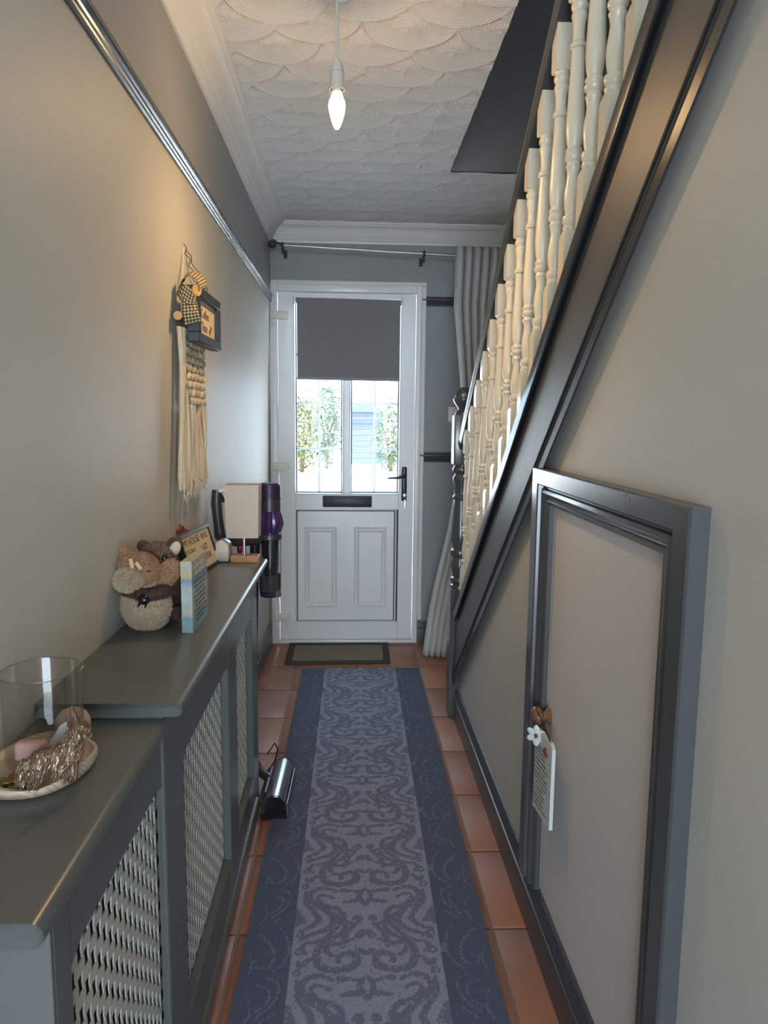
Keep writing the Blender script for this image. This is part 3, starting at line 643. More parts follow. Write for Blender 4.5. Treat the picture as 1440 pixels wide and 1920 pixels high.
# treads and risers
for i in range(12):
    yr = 3.02 - 0.242 * i; zt = 0.191 * (i + 1)
    bm = NB(); box(bm, 0.5205, 1.329, yr - 0.262, yr + 0.02, zt - 0.022, zt, 0.006, 2); obj('tread', bm, satin, stc)
    bm = NB(); box(bm, 0.5205, 1.329, yr - 0.018, yr, zt - 0.19, zt - 0.0225, 0.001); obj('riser', bm, satin, stc)

# ------------------------------------------------------------------ RADIATOR COVERS
def top_board(y0, y1, xf, z1, th, endn=True):
    """worktop with a rounded nose along its front and near end, back following the wall"""
    bm = NB(); r = th / 2; prof = [(0, 0)]
    nose = [(-math.sin(a) * r, -r + math.cos(a) * r) for a in np.linspace(0, PI, 7)]   # (d inward-, z)
    out = []
    ysn = [y0, (y0 + y1) / 2, y1]
    def loop(y): return [(XL(y, z1) + 0.001, y, z1)] + [(xf - r - d, y, z1 + h) for d, h in nose] + [(XL(y, z1) + 0.001, y, z1 - th)]
    rows = []
    for h_, d_ in [(0, 0)]:
        pass
    # near-end nose: shrink the loop
    for a in np.linspace(0, PI / 2, 4)[:-1]:
        ins = r * (1 - math.sin(a)); hh = r * math.sin(a)
        L = []
        for p in loop(y0 + ins):
            zc = z1 - r; L.append((min(p[0], xf - ins) if p[0] > -0.4 else p[0], p[1], zc + (p[2] - zc) * (hh / r if r else 1)))
        rows.append(L)
    for y in (y0 + 0.0001 + r * 0.0, lerp(y0, y1, .33), lerp(y0, y1, .66), y1): rows.append(loop(max(y, y0 + 1e-4)))
    rows = [[bm.verts.new(p) for p in L] for L in rows]; n = len(rows[0])
    for A, B in zip(rows, rows[1:]):
        for i in range(n): bm.faces.new((A[i], A[(i + 1) % n], B[(i + 1) % n], B[i]))
    bm.faces.new(rows[0]); bm.faces.new(rows[-1])
    return bm
def grille_bm(y0, y1, z0, z1, x0, x1, py=0.0213, pz=0.0395):
    bm = NB(); ny = max(1, round((y1 - y0) / py)); nz = max(1, round((z1 - z0) / pz)); dy = (y1 - y0) / ny; dz = (z1 - z0) / nz
    cache = {}
    def v(x, y, z):
        k = (round(x, 5), round(y, 5), round(z, 5))
        if k not in cache: cache[k] = bm.verts.new((x, y, z))
        return cache[k]
    for i in range(ny):
        for j in range(nz):
            a, b = y0 + i * dy, y0 + (i + 1) * dy; sh_ = -dz / 2 if i % 2 else 0.0; c, d = z0 + j * dz + sh_, z0 + (j + 1) * dz + sh_; my, mz = (a + b) / 2, (c + d) / 2
            outr = [(a, c), (b, c), (b, mz), (b, d), (a, d), (a, mz)]
            hw, nw, hh = dy * 0.395, dy * 0.285, dz * 0.295
            inn = [(my - hw, mz - hh), (my + hw, mz - hh), (my + nw, mz), (my + hw, mz + hh), (my - hw, mz + hh), (my - nw, mz)]
            for q in range(6):
                w_ = (q + 1) % 6
                bm.faces.new((v(x1, *outr[q]), v(x1, *outr[w_]), v(x1, *inn[w_]), v(x1, *inn[q])))
                bm.faces.new((v(x0, *outr[w_]), v(x0, *outr[q]), v(x0, *inn[q]), v(x0, *inn[w_])))
                bm.faces.new((v(x1, *inn[q]), v(x1, *inn[w_]), v(x0, *inn[w_]), v(x0, *inn[q])))
    return bm
def cover(label, y0, y1, ztop, th, xf, xn, stiles, gz0, gz1, ytop0, ytop1, ft=0.020):
    r = thing('radiator_cover', label, 'radiator cover', ((xf - 0.49) / 2, (y0 + y1) / 2, 0))
    obj('top', top_board(ytop0, ytop1, xn, ztop, th), satin, r)
    zb = ztop - th
    for s0, s1 in stiles:
        bm = NB(); box(bm, xf - ft, xf, s0, s1, 0.0, zb - 0.0005, 0.0025, 1); obj('stile', bm, satin, r)
    for (a0, a1), (b0_, b1) in zip(stiles, stiles[1:]):
        bm = NB(); prism(bm, [(a1, gz1), (a1 + 0.03, gz1 + 0.012), (b0_ - 0.03, gz1 + 0.012), (b0_, gz1), (b0_, zb - 0.001), (a1, zb - 0.001)], lambda y, z, t: Vector((t, y, z)), xf - ft, xf - 0.0005); obj('top_rail', bm, satin, r)
        bm = NB(); box(bm, xf - ft, xf - 0.0005, a1, b0_, 0.052, gz0, 0.0015); obj('bottom_rail', bm, satin, r)
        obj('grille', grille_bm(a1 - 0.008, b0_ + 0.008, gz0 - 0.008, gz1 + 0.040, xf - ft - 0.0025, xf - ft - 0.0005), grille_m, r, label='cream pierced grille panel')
    bm = NB(); box(bm, xf - 0.075, xf - 0.070, y0 + 0.02, y1 - 0.02, 0.06, zb - 0.02); obj('slot_shade_sheet', bm, bark, r)  # dark sheet added for the shade seen through the grille slots
    bm = NB(); box(bm, xf - 0.009, xf + 0.006, y0 + 0.04, y1 - 0.05, 0.040, 0.085, 0.003); obj('plinth', bm, satin, r)
    for e0, e1, xe in ((y0 - 0.006, y0 - 0.0002, xf), (y1 - 0.018, y1, xf - ft - 0.0005)):
        bm = NB(); box(bm, XL(y0, .5) + 0.022, xe, e0, e1, 0.0, zb - 0.0005, 0.001); obj('end_panel', bm, satin, r)
    return r
cover('long dark grey radiator cover holding the teddies and lamp', 1.124, 2.290, 0.868, 0.023, -0.300, -0.265,
      [(1.124, 1.252), (1.735, 1.865), (2.165, 2.290)], 0.192, 0.700, 1.110, 2.312)
cover('lower dark grey radiator cover nearest, holding the glass vase', 0.690, 1.1235, 0.840, 0.028, -0.303, -0.290,
      [(0.690, 0.735), (1.118, 1.1235)], 0.20, 0.720, 0.643, 1.1236, 0.009)

# ------------------------------------------------------------------ RUG, MAT
rx0, rx1, ry0, ry1 = -0.257, 0.361, 0.30, 3.682
xs = np.arange(rx0, rx1 + .0015, 0.0032); ys = np.arange(ry0, ry1 + .002, 0.0046); xs[-1] = rx1; ys[-1] = ry1
# slight skew of the runner on the floor
X, Y = np.meshgrid(xs, ys, indexing='ij')
cx = 0.0475; hw = 0.1855
def stroke_mask(U, Vv, strokes, ax=0.187, ay=0.32, per=1.0):
    Mk_ = np.zeros(U.shape, bool)
    for pts, wd in strokes:
        P = [np.array(p, float) for p in pts]
        # smooth with Catmull-Rom
        Q = []
        for i in range(len(P) - 1):
            p0, p1, p2, p3 = P[max(i - 1, 0)], P[i], P[i + 1], P[min(i + 2, len(P) - 1)]
            for t in np.linspace(0, 1, 5)[:-1]:
                Q.append(0.5 * ((2 * p1) + (-p0 + p2) * t + (2 * p0 - 5 * p1 + 4 * p2 - p3) * t * t + (-p0 + 3 * p1 - 3 * p2 + p3) * t ** 3))
        Q.append(P[-1]); n = len(Q)
        for i in range(n - 1):
            t = (i + .5) / n; ww = wd * (0.45 + 0.55 * math.sin(PI * min(max(t, .08), .92)))
            for sh in (-per, 0, per):
                a, b = Q[i] + (0, sh), Q[i + 1] + (0, sh)
                lo_v, hi_v = min(a[1], b[1]) - .2, max(a[1], b[1]) + .2
                if hi_v < -0.01 or lo_v > per + 0.01: continue
                ab = (b - a) * (ax, ay); l2 = float(ab @ ab) + 1e-12
                dx_, dy_ = (U - a[0]) * ax, (Vv - a[1]) * ay
                tt = np.clip((dx_ * ab[0] + dy_ * ab[1]) / l2, 0, 1)
                d = np.hypot(dx_ - tt * ab[0], dy_ - tt * ab[1]); Mk_ |= d < ww
    return Mk_
# one repeat of the damask, drawn once on a fine half-motif raster and then tiled
NU, NV = 60, 104
gu, gv = np.meshgrid((np.arange(NU) + .5) / NU * 1.0, (np.arange(NV) + .5) / NV, indexing='ij')
D = [([(.25, -.02), (.34, .12), (.60, .22), (.66, .36), (.58, .47), (.36, .50), (.16, .46), (.12, .39), (.20, .33), (.34, .36), (.36, .42)], .0115),
     ([(.17, .18), (.42, .24), (.53, .18), (.54, .30), (.44, .36)], .009),
     ([(.05, -.06), (.24, .10), (.30, .20), (.30, .26)], .008),
     ([(0, .56), (.09, .66), (0, .78)], .0085), ([(.04, .61), (.35, .58)], .008), ([(.09, .72), (.30, .74)], .008),
     ([(.45, .59), (.60, .55), (.76, .58), (.82, .67), (.71, .77), (.55, .85), (.46, .94), (.52, 1.05), (.75, 1.12), (.90, 1.18)], .0105),
     ([(.88, .60), (.87, .73), (.72, .87), (.67, .96), (.80, 1.05), (.93, 1.08)], .0085),
     ([(.48, .68), (.63, .64), (.70, .69), (.60, .78), (.40, .82), (.30, .91), (.38, 1.03), (.58, 1.17), (.77, 1.22)], .0085),
     ([(.42, .90), (.40, .97), (.36, .92)], .008), ([(.86, .98), (1.0, .84), (1.0, .98), (.92, .96)], .012),
     ([(.10, .92), (.12, .95)], .012), ([(.02, .12), (.10, .15), (.04, .09)], .010), ([(.0, .34), (.10, .30)], .009),
     ([(.16, .02), (.2, .0)], .007), ([(.74, .38), (.84, .45), (.9, .42)], .009), ([(.78, .20), (.86, .26), (.80, .32)], .007)]
for vv in (.12, .31, .52): D.append(([(.90 + .05 * math.cos(a), vv + .03 * math.sin(a)) for a in np.linspace(0, 2 * PI, 8)], .0048))
half = stroke_mask(gu, gv, D)
Ls = [([(.15, .08), (.35, .15), (.62, .28), (.60, .44), (.30, .46), (.2, .38)], .0032), ([(.70, .02), (.95, .20), (.93, .40), (.65, .50)], .0028), ([(.5, .55), (.85, .62), (.80, .78), (.45, .92)], .0030),
      ([(.35, .62), (.65, .68), (.62, .80), (.30, .88)], .0024), ([(.15, .7), (.3, .85), (.2, .98)], .0024), ([(.55, .96), (.9, .86)], .0022), ([(.05, .3), (.15, .42), (.08, .55)], .0022)]
bmask = stroke_mask(gu, gv, Ls, ax=0.10)
v_all = ((3.02 - Y) / 0.322) % 1.0
iv = np.minimum((v_all * NV).astype(int), NV - 1)
u_c = np.abs(X - cx) / hw; iu = np.minimum((u_c * NU).astype(int), NU - 1)
field = u_c <= 1.0
edge = np.minimum(X - rx0, rx1 - X); ub = np.clip((edge - 0.012) / 0.102, 0, 0.999); ib = (ub * NU).astype(int)
rngn = np.random.RandomState(2); J = rngn.rand(*X.shape)
rib = 0.93 + 0.07 * np.sign(np.sin(X * 2 * PI / 0.0064))
Cc = np.zeros(X.shape + (3,))
lightc, darkc, bord, bordl = np.array((0.285, 0.315, 0.405)), np.array((0.160, 0.178, 0.242)), np.array((0.100, 0.118, 0.175)), np.array((0.170, 0.192, 0.255))
fm = half[iu, iv] ^ (J > 0.955)
Cc[:] = np.where(fm[..., None], darkc, lightc)
bmk = bmask[ib, iv] & (edge > 0.012) & (J > 0.25)
bc = np.where(bmk[..., None], bordl, bord)
Cc = np.where(field[..., None], Cc, bc) * rib[..., None] * (0.92 + 0.16 * J[..., None])
nx, ny = X.shape; I = np.arange(nx * ny).reshape(nx, ny)
skew = 0.0065
Xs = X + (Y - 2.0) * skew
Zt = 0.0072 + 0.0004 * np.sin(Y * 9) * np.cos(X * 7)
V = np.stack([Xs, Y, Zt], -1).reshape(-1, 3); F = np.stack([I[:-1, :-1], I[1:, :-1], I[1:, 1:], I[:-1, 1:]], -1).reshape(-1, 4)
per = list(I[:, 0]) + list(I[-1, 1:]) + list(I[::-1, -1][1:]) + list(I[0, ::-1][1:-1]); nb = len(V)
V2 = V[per].copy(); V2[:, 2] = 0.0012; V = np.concatenate([V, V2]); n2 = len(per)
F2 = np.array([(per[(i + 1) % n2], per[i], nb + i, nb + (i + 1) % n2) for i in range(n2)]); F = np.concatenate([F, F2])
CC = np.concatenate([Cc.reshape(-1, 3), np.tile(bord, (n2, 1))])
me = np_mesh('runner_rug', V, F); at = me.color_attributes.new('weave', 'FLOAT_COLOR', 'POINT')
at.data.foreach_set('color', np.concatenate([CC, np.ones((len(CC), 1))], 1).astype(np.float32).ravel())
tag(link('runner_rug', me, rugm, smooth=60), 'long grey damask runner rug with darker borders on the tiles', 'rug')

dm = thing('doormat', 'small beige doormat with dark border before the front door', 'doormat', (-0.06, 3.94, 0))
def slab(poly, z0, z1): bm = NB(); prism(bm, poly, lambda x, y, t: Vector((x, y, t)), z0, z1); return bm
bm = NB(); o4 = [(-0.349, 3.752), (0.226, 3.758), (0.232, 4.118), (-0.349, 4.118)]; i4 = [(-0.312, 3.802), (0.188, 3.806), (0.194, 4.072), (-0.312, 4.072)]
Vo = [[bm.verts.new((x, y, z)) for x, y in o4] for z in (0.001, 0.008)]; Vi = [[bm.verts.new((x, y, z)) for x, y in i4] for z in (0.001, 0.008)]
for i in range(4):
    j = (i + 1) % 4
    bm.faces.new((Vo[1][i], Vo[1][j], Vi[1][j], Vi[1][i])); bm.faces.new((Vo[0][i], Vi[0][i], Vi[0][j], Vo[0][j])); bm.faces.new((Vo[0][i], Vo[0][j], Vo[1][j], Vo[1][i])); bm.faces.new((Vi[0][i], Vi[1][i], Vi[1][j], Vi[0][j]))
obj('border', bm, matb, dm)
obj('pile', slab(i4, 0.001, 0.0075), matc, dm)

# ------------------------------------------------------------------ PENDANT LIGHT
BX, BY = -0.036, 1.95
pd = thing('pendant_light', 'bare lit candle bulb on a pale cord from the ceiling', 'light', (BX, BY, CEIL))
bm = NB(); lathe(bm, [(0, 0), (0.045, 0), (0.043, -0.010), (0.020, -0.020), (0.006, -0.021), (0, -0.021)], (BX, BY, CEIL - 0.004), 20); obj('ceiling_rose', bm, upvc_in, pd)
bm = NB(); tube(bm, [(BX, BY, CEIL - 0.02), (BX + .0004, BY, 2.30), (BX, BY, 2.216)], 0.0032, 8); obj('cord', bm, cordw, pd)
bm = NB(); lathe(bm, [(0.0055, 2.219), (0.010, 2.217), (0.0145, 2.208), (0.0165, 2.196), (0.0170, 2.1905)], (BX, BY, 0), 22); obj('lampholder_cap', bm, holderm, pd)
bm = NB(); lathe(bm, [(0.0168, 2.190), (0.0178, 2.189), (0.0182, 2.176), (0.0196, 2.153), (0.0200, 2.149), (0.0182, 2.149), (0.0165, 2.168), (0, 2.169)], (BX, BY, 0), 22, close=False); obj('lampholder_skirt', bm, holderm, pd)
bm = NB(); lathe(bm, [(0, 2.167), (0.0125, 2.167), (0.0130, 2.142), (0.0140, 2.136)], (BX, BY, 0), 20, close=False); obj('bulb_cap', bm, upvc_in, pd)
bm = NB(); lathe(bm, [(0.0140, 2.140), (0.0165, 2.132), (0.0195, 2.1235)], (BX, BY, 0), 20, close=False); obj('bulb_neck', bm, neckm, pd)
bm = NB(); lathe(bm, [(0.0195, 2.123), (0.0212, 2.114), (0.0208, 2.106), (0.0185, 2.094), (0.0145, 2.078), (0.0095, 2.065), (0.0045, 2.0565), (0, 2.0545)], (BX, BY, 0), 20, close=False); obj('bulb', bm, bulbm, pd, label='glowing warm candle bulb')
sp = bpy.data.lights.new('bulb_light', 'SPOT'); sp.energy = BULB_WATTS; sp.color = BULB_COLOR; sp.spot_size = math.radians(176); sp.spot_blend = 1.0; sp.shadow_soft_size = 0.016
so = bpy.data.objects.new('bulb_light', sp); COL.objects.link(so); so.location = (BX, BY, 2.036)

# ------------------------------------------------------------------ CURTAIN AND POLE
cp = thing('curtain_pole', 'thin steel curtain pole with black scroll finial above the front door', 'curtain pole', (0.1, 3.97, 2.2))
def polez(x): return 2.231 - (x + 0.368) * 0.0385
bm = NB(); tube(bm, [(-0.366, 3.97, polez(-0.366)), (1.25, 3.97, polez(1.25))], 0.0075, 12); obj('rod', bm, polem, cp)
bm = NB(); pts = []
for a in np.linspace(0, 2 * PI * 2.1, 46): 
    r = 0.004 + 0.0205 * a / (2 * PI * 2.1); pts.append((-0.4125 + r * math.cos(PI * .25 - a), 3.968, 2.233 + r * math.sin(PI * .25 - a)))
pts += [(-0.384, 3.968, 2.245), (-0.372, 3.969, 2.233), (-0.362, 3.97, 2.231)]
tube(bm, pts, 0.0042, 8); obj('finial', bm, blackmetal, cp)
for xx in (-0.360, 0.393):
    bm = NB(); z = polez(xx); box(bm, xx - 0.0065, xx + 0.0065, 3.958, 3.983, z - 0.014, z + 0.014, 0.002); box(bm, xx - 0.005, xx + 0.005, 3.960, 3.972, z - 0.045, z - 0.0145, 0.002); box(bm, xx - 0.0045, xx + 0.0045, 3.975, YW - 0.004, z - 0.014, z - 0.004, 0.001); box(bm, xx - 0.010, xx + 0.010, YW - 0.006, YW - 0.0005, z - 0.03, z + 0.012, 0.001)
    obj('bracket', bm, blackmetal, cp)
leftx = [(-2.25, .556), (-1.935, .553), (-1.5, .602), (-1.25, .600), (-1.054, .590), (-.907, .575), (-.70, .539), (-.40, .468), (-.20, .432), (-.012, .408)]
bm = NB(); nS, nT = 100, 44; grid = []
for it in range(nT + 1):
    t = it / nT; z = lerp(2.245, 0.016, t); xl = interp(-z, leftx); xr = interp(-z, [(-2.25, .93), (-1.5, .86), (-1.0, .80), (-.4, .72), (0, .66)])
    amp = interp(-z, [(-2.25, .030), (-1.5, .028), (-.9, .020), (-.5, .010), (0, .006)]); cyy = interp(-z, [(-2.25, 3.97), (-1.2, 3.95), (-.5, 3.90), (0, 3.86)])
    row = []
    for i in range(nS + 1):
        s = i / nS; ph = s * 2 * PI * 8.0
        yy = cyy + amp * math.sin(ph + 0.6 * math.sin(3 * t)) - s * 0.09 * max(0, t - .45)
        row.append(bm.verts.new((lerp(xl, xr, s) + 0.006 * math.cos(ph) * (amp / .03), yy, z + 0.004 * math.sin(ph) - (0.0 if t < .97 else 0.0))))
    grid.append(row)
for A, B in zip(grid, grid[1:]):
    for i in range(nS): bm.faces.new((A[i], A[i + 1], B[i + 1], B[i]))
me = bpy.data.meshes.new('curtain'); bm.to_mesh(me); bm.free()
co = link('curtain', me, curtm, smooth=80); md = co.modifiers.new('thickness', 'SOLIDIFY'); md.thickness = 0.003
tag(co, 'long grey door curtain pushed aside behind the newel post', 'curtain')
# light switch
sw = thing('light_switch', 'small white light switch on the wall beside the curtain', 'switch', (0.594, YW, 1.31))
bm = NB(); box(bm, 0.566, 0.648, 4.141, YW - 0.0002, 1.312, 1.396, 0.003, 2); pl_ = obj('plate', bm, upvc_in, sw)
bm = NB(); box(bm, 0.600, 0.613, 4.137, 4.1412, 1.342, 1.366, 0.002); obj('rocker', bm, upvc_in, pl_)

# ------------------------------------------------------------------ WALL HANGINGS
XW = XL(2.05, 1.6)
mh = thing('macrame_hanging', 'long knotted cream cord hanging on a cut branch on the left wall', 'wall hanging', (XW, 2.1, 1.58))
bm = NB(); tube(bm, [(XW + 0.020, 1.905, 1.578), (XW + 0.021, 2.02, 1.582), (XW + 0.018, 2.15, 1.578), (XW + 0.018, 2.27, 1.580)], [0.0105, 0.010, 0.0105, 0.010], 10); br = obj('branch', bm, bark, mh)
bm = NB(); lathe(bm, [(0, -.001), (0.0112, -.001), (0.0112, 0.002), (0, 0.0022)], (XW + 0.020, 1.9035, 1.578), 14, Matrix.Rotation(PI / 2, 4, 'X')); obj('sawn_end', bm, sawn, br)
bm = NB(); tube(bm, [(XW + 0.020, 1.945, 1.588), (XW + 0.012, 2.0, 1.70), (XW + 0.006, 2.052, 1.788), (XW + 0.010, 2.12, 1.70), (XW + 0.019, 2.22, 1.59)], 0.0022, 6); obj('hanging_cord', bm, macr, mh)
rng = random.Random(11); ncord = 22
for i in range(ncord):
    s = i / (ncord - 1); y = lerp(1.935, 2.235, s); xo = XW + 0.014 + rng.uniform(-.003, .004)
    zk = 1.40 - 0.12 * (1 - abs(s - .55) * 1.4) if s > .25 else 1.52
    zb = 1.125 + rng.uniform(-.018, .018) + 0.01 * s
    pts = []
    for q in range(12):
        t = q / 11; z = lerp(min(zk + .04, 1.555), zb, t)
        pts.append((xo + 0.004 * math.sin(t * 5 + i), y + 0.006 * math.sin(t * 4 + i * 1.7) + 0.012 * (s - .5) * t, z))
    bm = NB(); tube(bm, pts, [0.0062] * 9 + [0.0066, 0.0072, 0.0035], 7); obj('strand', bm, macr, mh)
bm = NB()
for r in range(9):
    for c in range(9):
        s = (c + .5 * (r % 2)) / 9; y = lerp(1.985, 2.235, s); z = 1.545 - r * 0.0225
        if z < 1.40 - 0.12 * (1 - abs(s - .55) * 1.4) + 0.008 + .02: continue
        R = Matrix.Rotation(math.radians(32 if (r + c) % 2 else -32), 4, 'X'); ell(bm, (XW + 0.019 + rng.uniform(-.002, .003), y, z), (0.0075, 0.017, 0.0085), R, 10, 7)
obj('knotted_panel', bm, macr, mh)
bm = NB()
for i in range(70):
    s = rng.random(); y = lerp(1.935, 2.245, s); z = 1.122 + rng.uniform(-.012, .01)
    tube(bm, [(XW + 0.014, y, z), (XW + 0.014 + rng.uniform(-.006, .008), y + rng.uniform(-.006, .006), z - rng.uniform(.012, .026))], [0.0016, 0.0006], 4)
fr = obj('frayed_ends', bm, macr, mh); fr['kind'] = 'stuff'
# sign: slate box frame hung by a curly wire in front of the macrame
sg = thing('wall_sign', 'dark slate box frame with gingham bow hung over the macrame', 'sign', (XW + 0.05, 2.06, 1.52))
SX0, SX1 = XW + 0.034, XW + 0.066
SY0, SY1, SZ0, SZ1 = 1.940, 2.225, 1.518, 1.662
fw = 0.025
def signf(y, z, t): return Vector((t + (y - SY0) * 0.02, y, z))
for nm, poly in (('rail', [(SY0, SZ0), (SY1, SZ0), (SY1, SZ0 + fw), (SY0, SZ0 + fw)]), ('rail', [(SY0, SZ1 - fw), (SY1, SZ1 - fw), (SY1, SZ1), (SY0, SZ1)]), ('side', [(SY0, SZ0 + fw), (SY0 + fw, SZ0 + fw), (SY0 + fw, SZ1 - fw), (SY0, SZ1 - fw)]), ('side', [(SY1 - fw, SZ0 + fw), (SY1, SZ0 + fw), (SY1, SZ1 - fw), (SY1 - fw, SZ1 - fw)])):
    bm = NB(); prism(bm, poly, signf, SX0, SX1); bmesh.ops.bevel(bm, geom=bm.edges[:], offset=0.0015, segments=1, affect='EDGES'); obj('frame_' + nm, bm, navy, sg)
bm = NB(); prism(bm, [(SY0 + fw - .004, SZ0 + fw - .004), (SY1 - fw + .004, SZ0 + fw - .004), (SY1 - fw + .004, SZ1 - fw + .004), (SY0 + fw - .004, SZ1 - fw + .004)], signf, SX0 + 0.014, SX0 + 0.018); bk = obj('print', bm, paper, sg, label='cream print reading Coffee Time')
for body, z, c in (('Coffee', 1.596, inkp), ('Time', 1.560, inkp)):
    text('lettering', body, 0.036, (SX0 + 0.0205, SY0 + 0.085, z - .004), (0.02, 1, 0), (0, 0, 1), c, bk)
bm = NB()
for y, z in ((2.130, 1.562), (2.147, 1.574)): ell(bm, (SX0 + 0.0215, y, z), (0.003, 0.006, 0.009), Matrix.Rotation(.4, 4, 'X'), 10, 8)
obj('coffee_bean', bm, inkb, bk)
bm = NB(); ws = []
for q in range(60):
    t = q / 59; a = t * 2 * PI * 7
    if t < .5: p = Vector((lerp(SX1 - .006, XW + 0.006, t * 2), lerp(1.950, 2.052, t * 2), lerp(1.655, 1.788, t * 2)))
    else: p = Vector((lerp(XW + 0.006, SX1 - .010, t * 2 - 1), lerp(2.052, 2.165, t * 2 - 1), lerp(1.788, 1.66, t * 2 - 1)))
    ws.append(p + Vector((0.004 * math.sin(a), 0.007 * math.cos(a), 0)))
tube(bm, ws, 0.0011, 6); obj('wire', bm, wirem, sg)
def ribbon(bm, pts, wvec, uvs=0.011):
    uvl = bm.loops.layers.uv.verify(); P = [Vector(p) for p in pts]; W = [Vector(w_) for w_ in wvec]
    rows = [[bm.verts.new(p + w_ * s) for s in (-1, -.5, 0, .5, 1)] for p, w_ in zip(P, W)]; d = 0
    for i in range(len(P) - 1):
        L = (P[i + 1] - P[i]).length
        for k in range(4):
            f = bm.faces.new((rows[i][k], rows[i][k + 1], rows[i + 1][k + 1], rows[i + 1][k]))
            wl_ = W[i].length * 2
            for lp_, (a, b) in zip(f.loops, ((k, 0), (k + 1, 0), (k + 1, 1), (k, 1))): lp_[uvl].uv = (a / 4 * wl_ / uvs, (d + b * L) / uvs)
        d += L
bm = NB()
ribbon(bm, [(-0.419, 1.930, 1.640), (-0.414, 1.922, 1.615), (-0.411, 1.918, 1.590), (-0.407, 1.922, 1.562)], [(.014, .003, .004), (.018, .004, .002), (.020, .005, .003), (.021, .004, .006)], 0.008)
ribbon(bm, [(-0.441, 1.934, 1.650), (-0.429, 1.924, 1.640), (-0.413, 1.918, 1.628), (-0.397, 1.926, 1.622)], [(.006, 0, .014), (.008, 0, .020), (.006, .002, .021), (.003, .002, .014)], 0.008)
ribbon(bm, [(-0.435, 1.938, 1.662), (-0.429, 1.946, 1.682), (-0.413, 1.950, 1.692), (-0.393, 1.950, 1.682), (-0.383, 1.948, 1.662), (-0.387, 1.944, 1.645)], [(.004, .016, .012), (.003, .018, .012), (.002, .020, .010), (.004, .020, .010), (.007, .018, .008), (.006, .012, .006)], 0.008)
me = bpy.data.meshes.new('gingham_bow'); bm.to_mesh(me); bm.free(); o = link('gingham_bow', me, gingham, sg, smooth=80); md = o.modifiers.new('t', 'SOLIDIFY'); md.thickness = 0.0012
bm = NB(); lathe(bm, [(0, 0), (0.013, 0), (0.015, 0.003), (0.013, 0.006), (0.009, 0.0045), (0, 0.0045)], (-0.398, 1.930, 1.645), 18, Matrix.Rotation(.9, 4, 'Z') @ Matrix.Rotation(PI / 2, 4, 'X')); obj('button', bm, sawn, sg, label='orange wooden button')
bm = NB(); lathe(bm, [(0, 0), (0.003, 0), (0.003, 0.008), (0, 0.008)], (XW - 0.002, 2.052, 1.7885), 8, Matrix.Rotation(PI / 2, 4, 'Y')); nl = obj('nail', bm, chrome); tag(nl, 'small nail in the left wall holding the sign and macrame', 'nail')

# ------------------------------------------------------------------ THINGS ON THE LONG COVER
ZT = 0.868
# hugging teddies
ZB = ZT + 0.003
tb = thing('teddy_bear', 'tan teddy bear with pale muzzle and a sticking plaster on its brow', 'teddy bear', (-0.432, 1.525, ZT))
bm = NB(); ell(bm, (-0.434, 1.522, ZB + 0.050), (0.050, 0.044, 0.049)); ell(bm, (-0.432, 1.525, ZB + 0.020), (0.040, 0.038, 0.020)); ell(bm, (-0.436, 1.528, ZB + 0.088), (0.036, 0.034, 0.03))
me = remesh(bm, 0.0035); bod = link('body', me, furp, tb, smooth=80); fur(me, 'body_fur', furp, bod, 5200, 0.0075, 0.5, seed=1)
Rh = Matrix.Rotation(math.radians(-8), 4, 'Y')
HC = Vector((-0.446, 1.512, ZB + 0.128))
bm = NB(); ell(bm, HC, (0.044, 0.036, 0.036), Rh); ell(bm, HC + Vector((0.018, -0.012, 0.002)), (0.024, 0.024, 0.027)); ell(bm, HC + Vector((-0.034, 0.004, 0.036)), (0.017, 0.010, 0.017))
me = remesh(bm, 0.003); hd = link('head', me, furl, tb, smooth=80); fur(me, 'head_fur', furl, hd, 4600, 0.006, 0.3, seed=2)
bm = NB(); ell(bm, HC + Vector((-0.012, -0.028, -0.014)), (0.030, 0.024, 0.024), Rh); me = remesh(bm, 0.003); mz = link('muzzle', me, furp, tb, smooth=80, label='pale fluffy muzzle'); fur(me, 'muzzle_fur', furp, mz, 2600, 0.007, 0.4, seed=3)
bm = NB(); ell(bm, HC + Vector((0.030, -0.033, 0.004)), (0.003, 0.003, 0.003), None, 10, 8); obj('eye', bm, blackp, tb)
for dx, dz, a in ((-0.002, 0.022, .5), (0.012, 0.017, 1.15)):
    bm = NB(); box(bm, -0.004, 0.004, -0.0007, 0.0007, -0.010, 0.010, 0.0005, 1, Matrix.Translation(HC + Vector((dx, -0.0375, dz))) @ Matrix.Rotation(-a * .7, 4, 'Y') @ Matrix.Rotation(-.45, 4, 'X')); obj('sticking_plaster', bm, plaster, tb)
bm = NB(); tube(bm, [(-0.405, 1.530, ZB + 0.095), (-0.388, 1.515, ZB + 0.108), (-0.378, 1.512, ZB + 0.128)], [0.016, 0.016, 0.017], 12); ell(bm, (-0.377, 1.512, ZB + 0.130), (0.019, 0.017, 0.021)); me = remesh(bm, 0.003); am = link('arm', me, furl, tb, smooth=80); fur(me, 'arm_fur', furl, am, 1500, 0.006, 0.3, seed=4)
td = thing('dark_teddy_bear', 'dark brown teddy bear hugging the tan teddy from behind', 'teddy bear', (-0.425, 1.60, ZT))
bm = NB(); ell(bm, (-0.422, 1.612, ZB + 0.052), (0.046, 0.042, 0.051)); ell(bm, (-0.422, 1.603, ZB + 0.095), (0.035, 0.032, 0.028)); me = remesh(bm, 0.0035); bod = link('body', me, furd, td, smooth=80); fur(me, 'body_fur', furd, bod, 2400, 0.007, 0.4, seed=5)
H2 = Vector((-0.424, 1.585, ZB + 0.142))
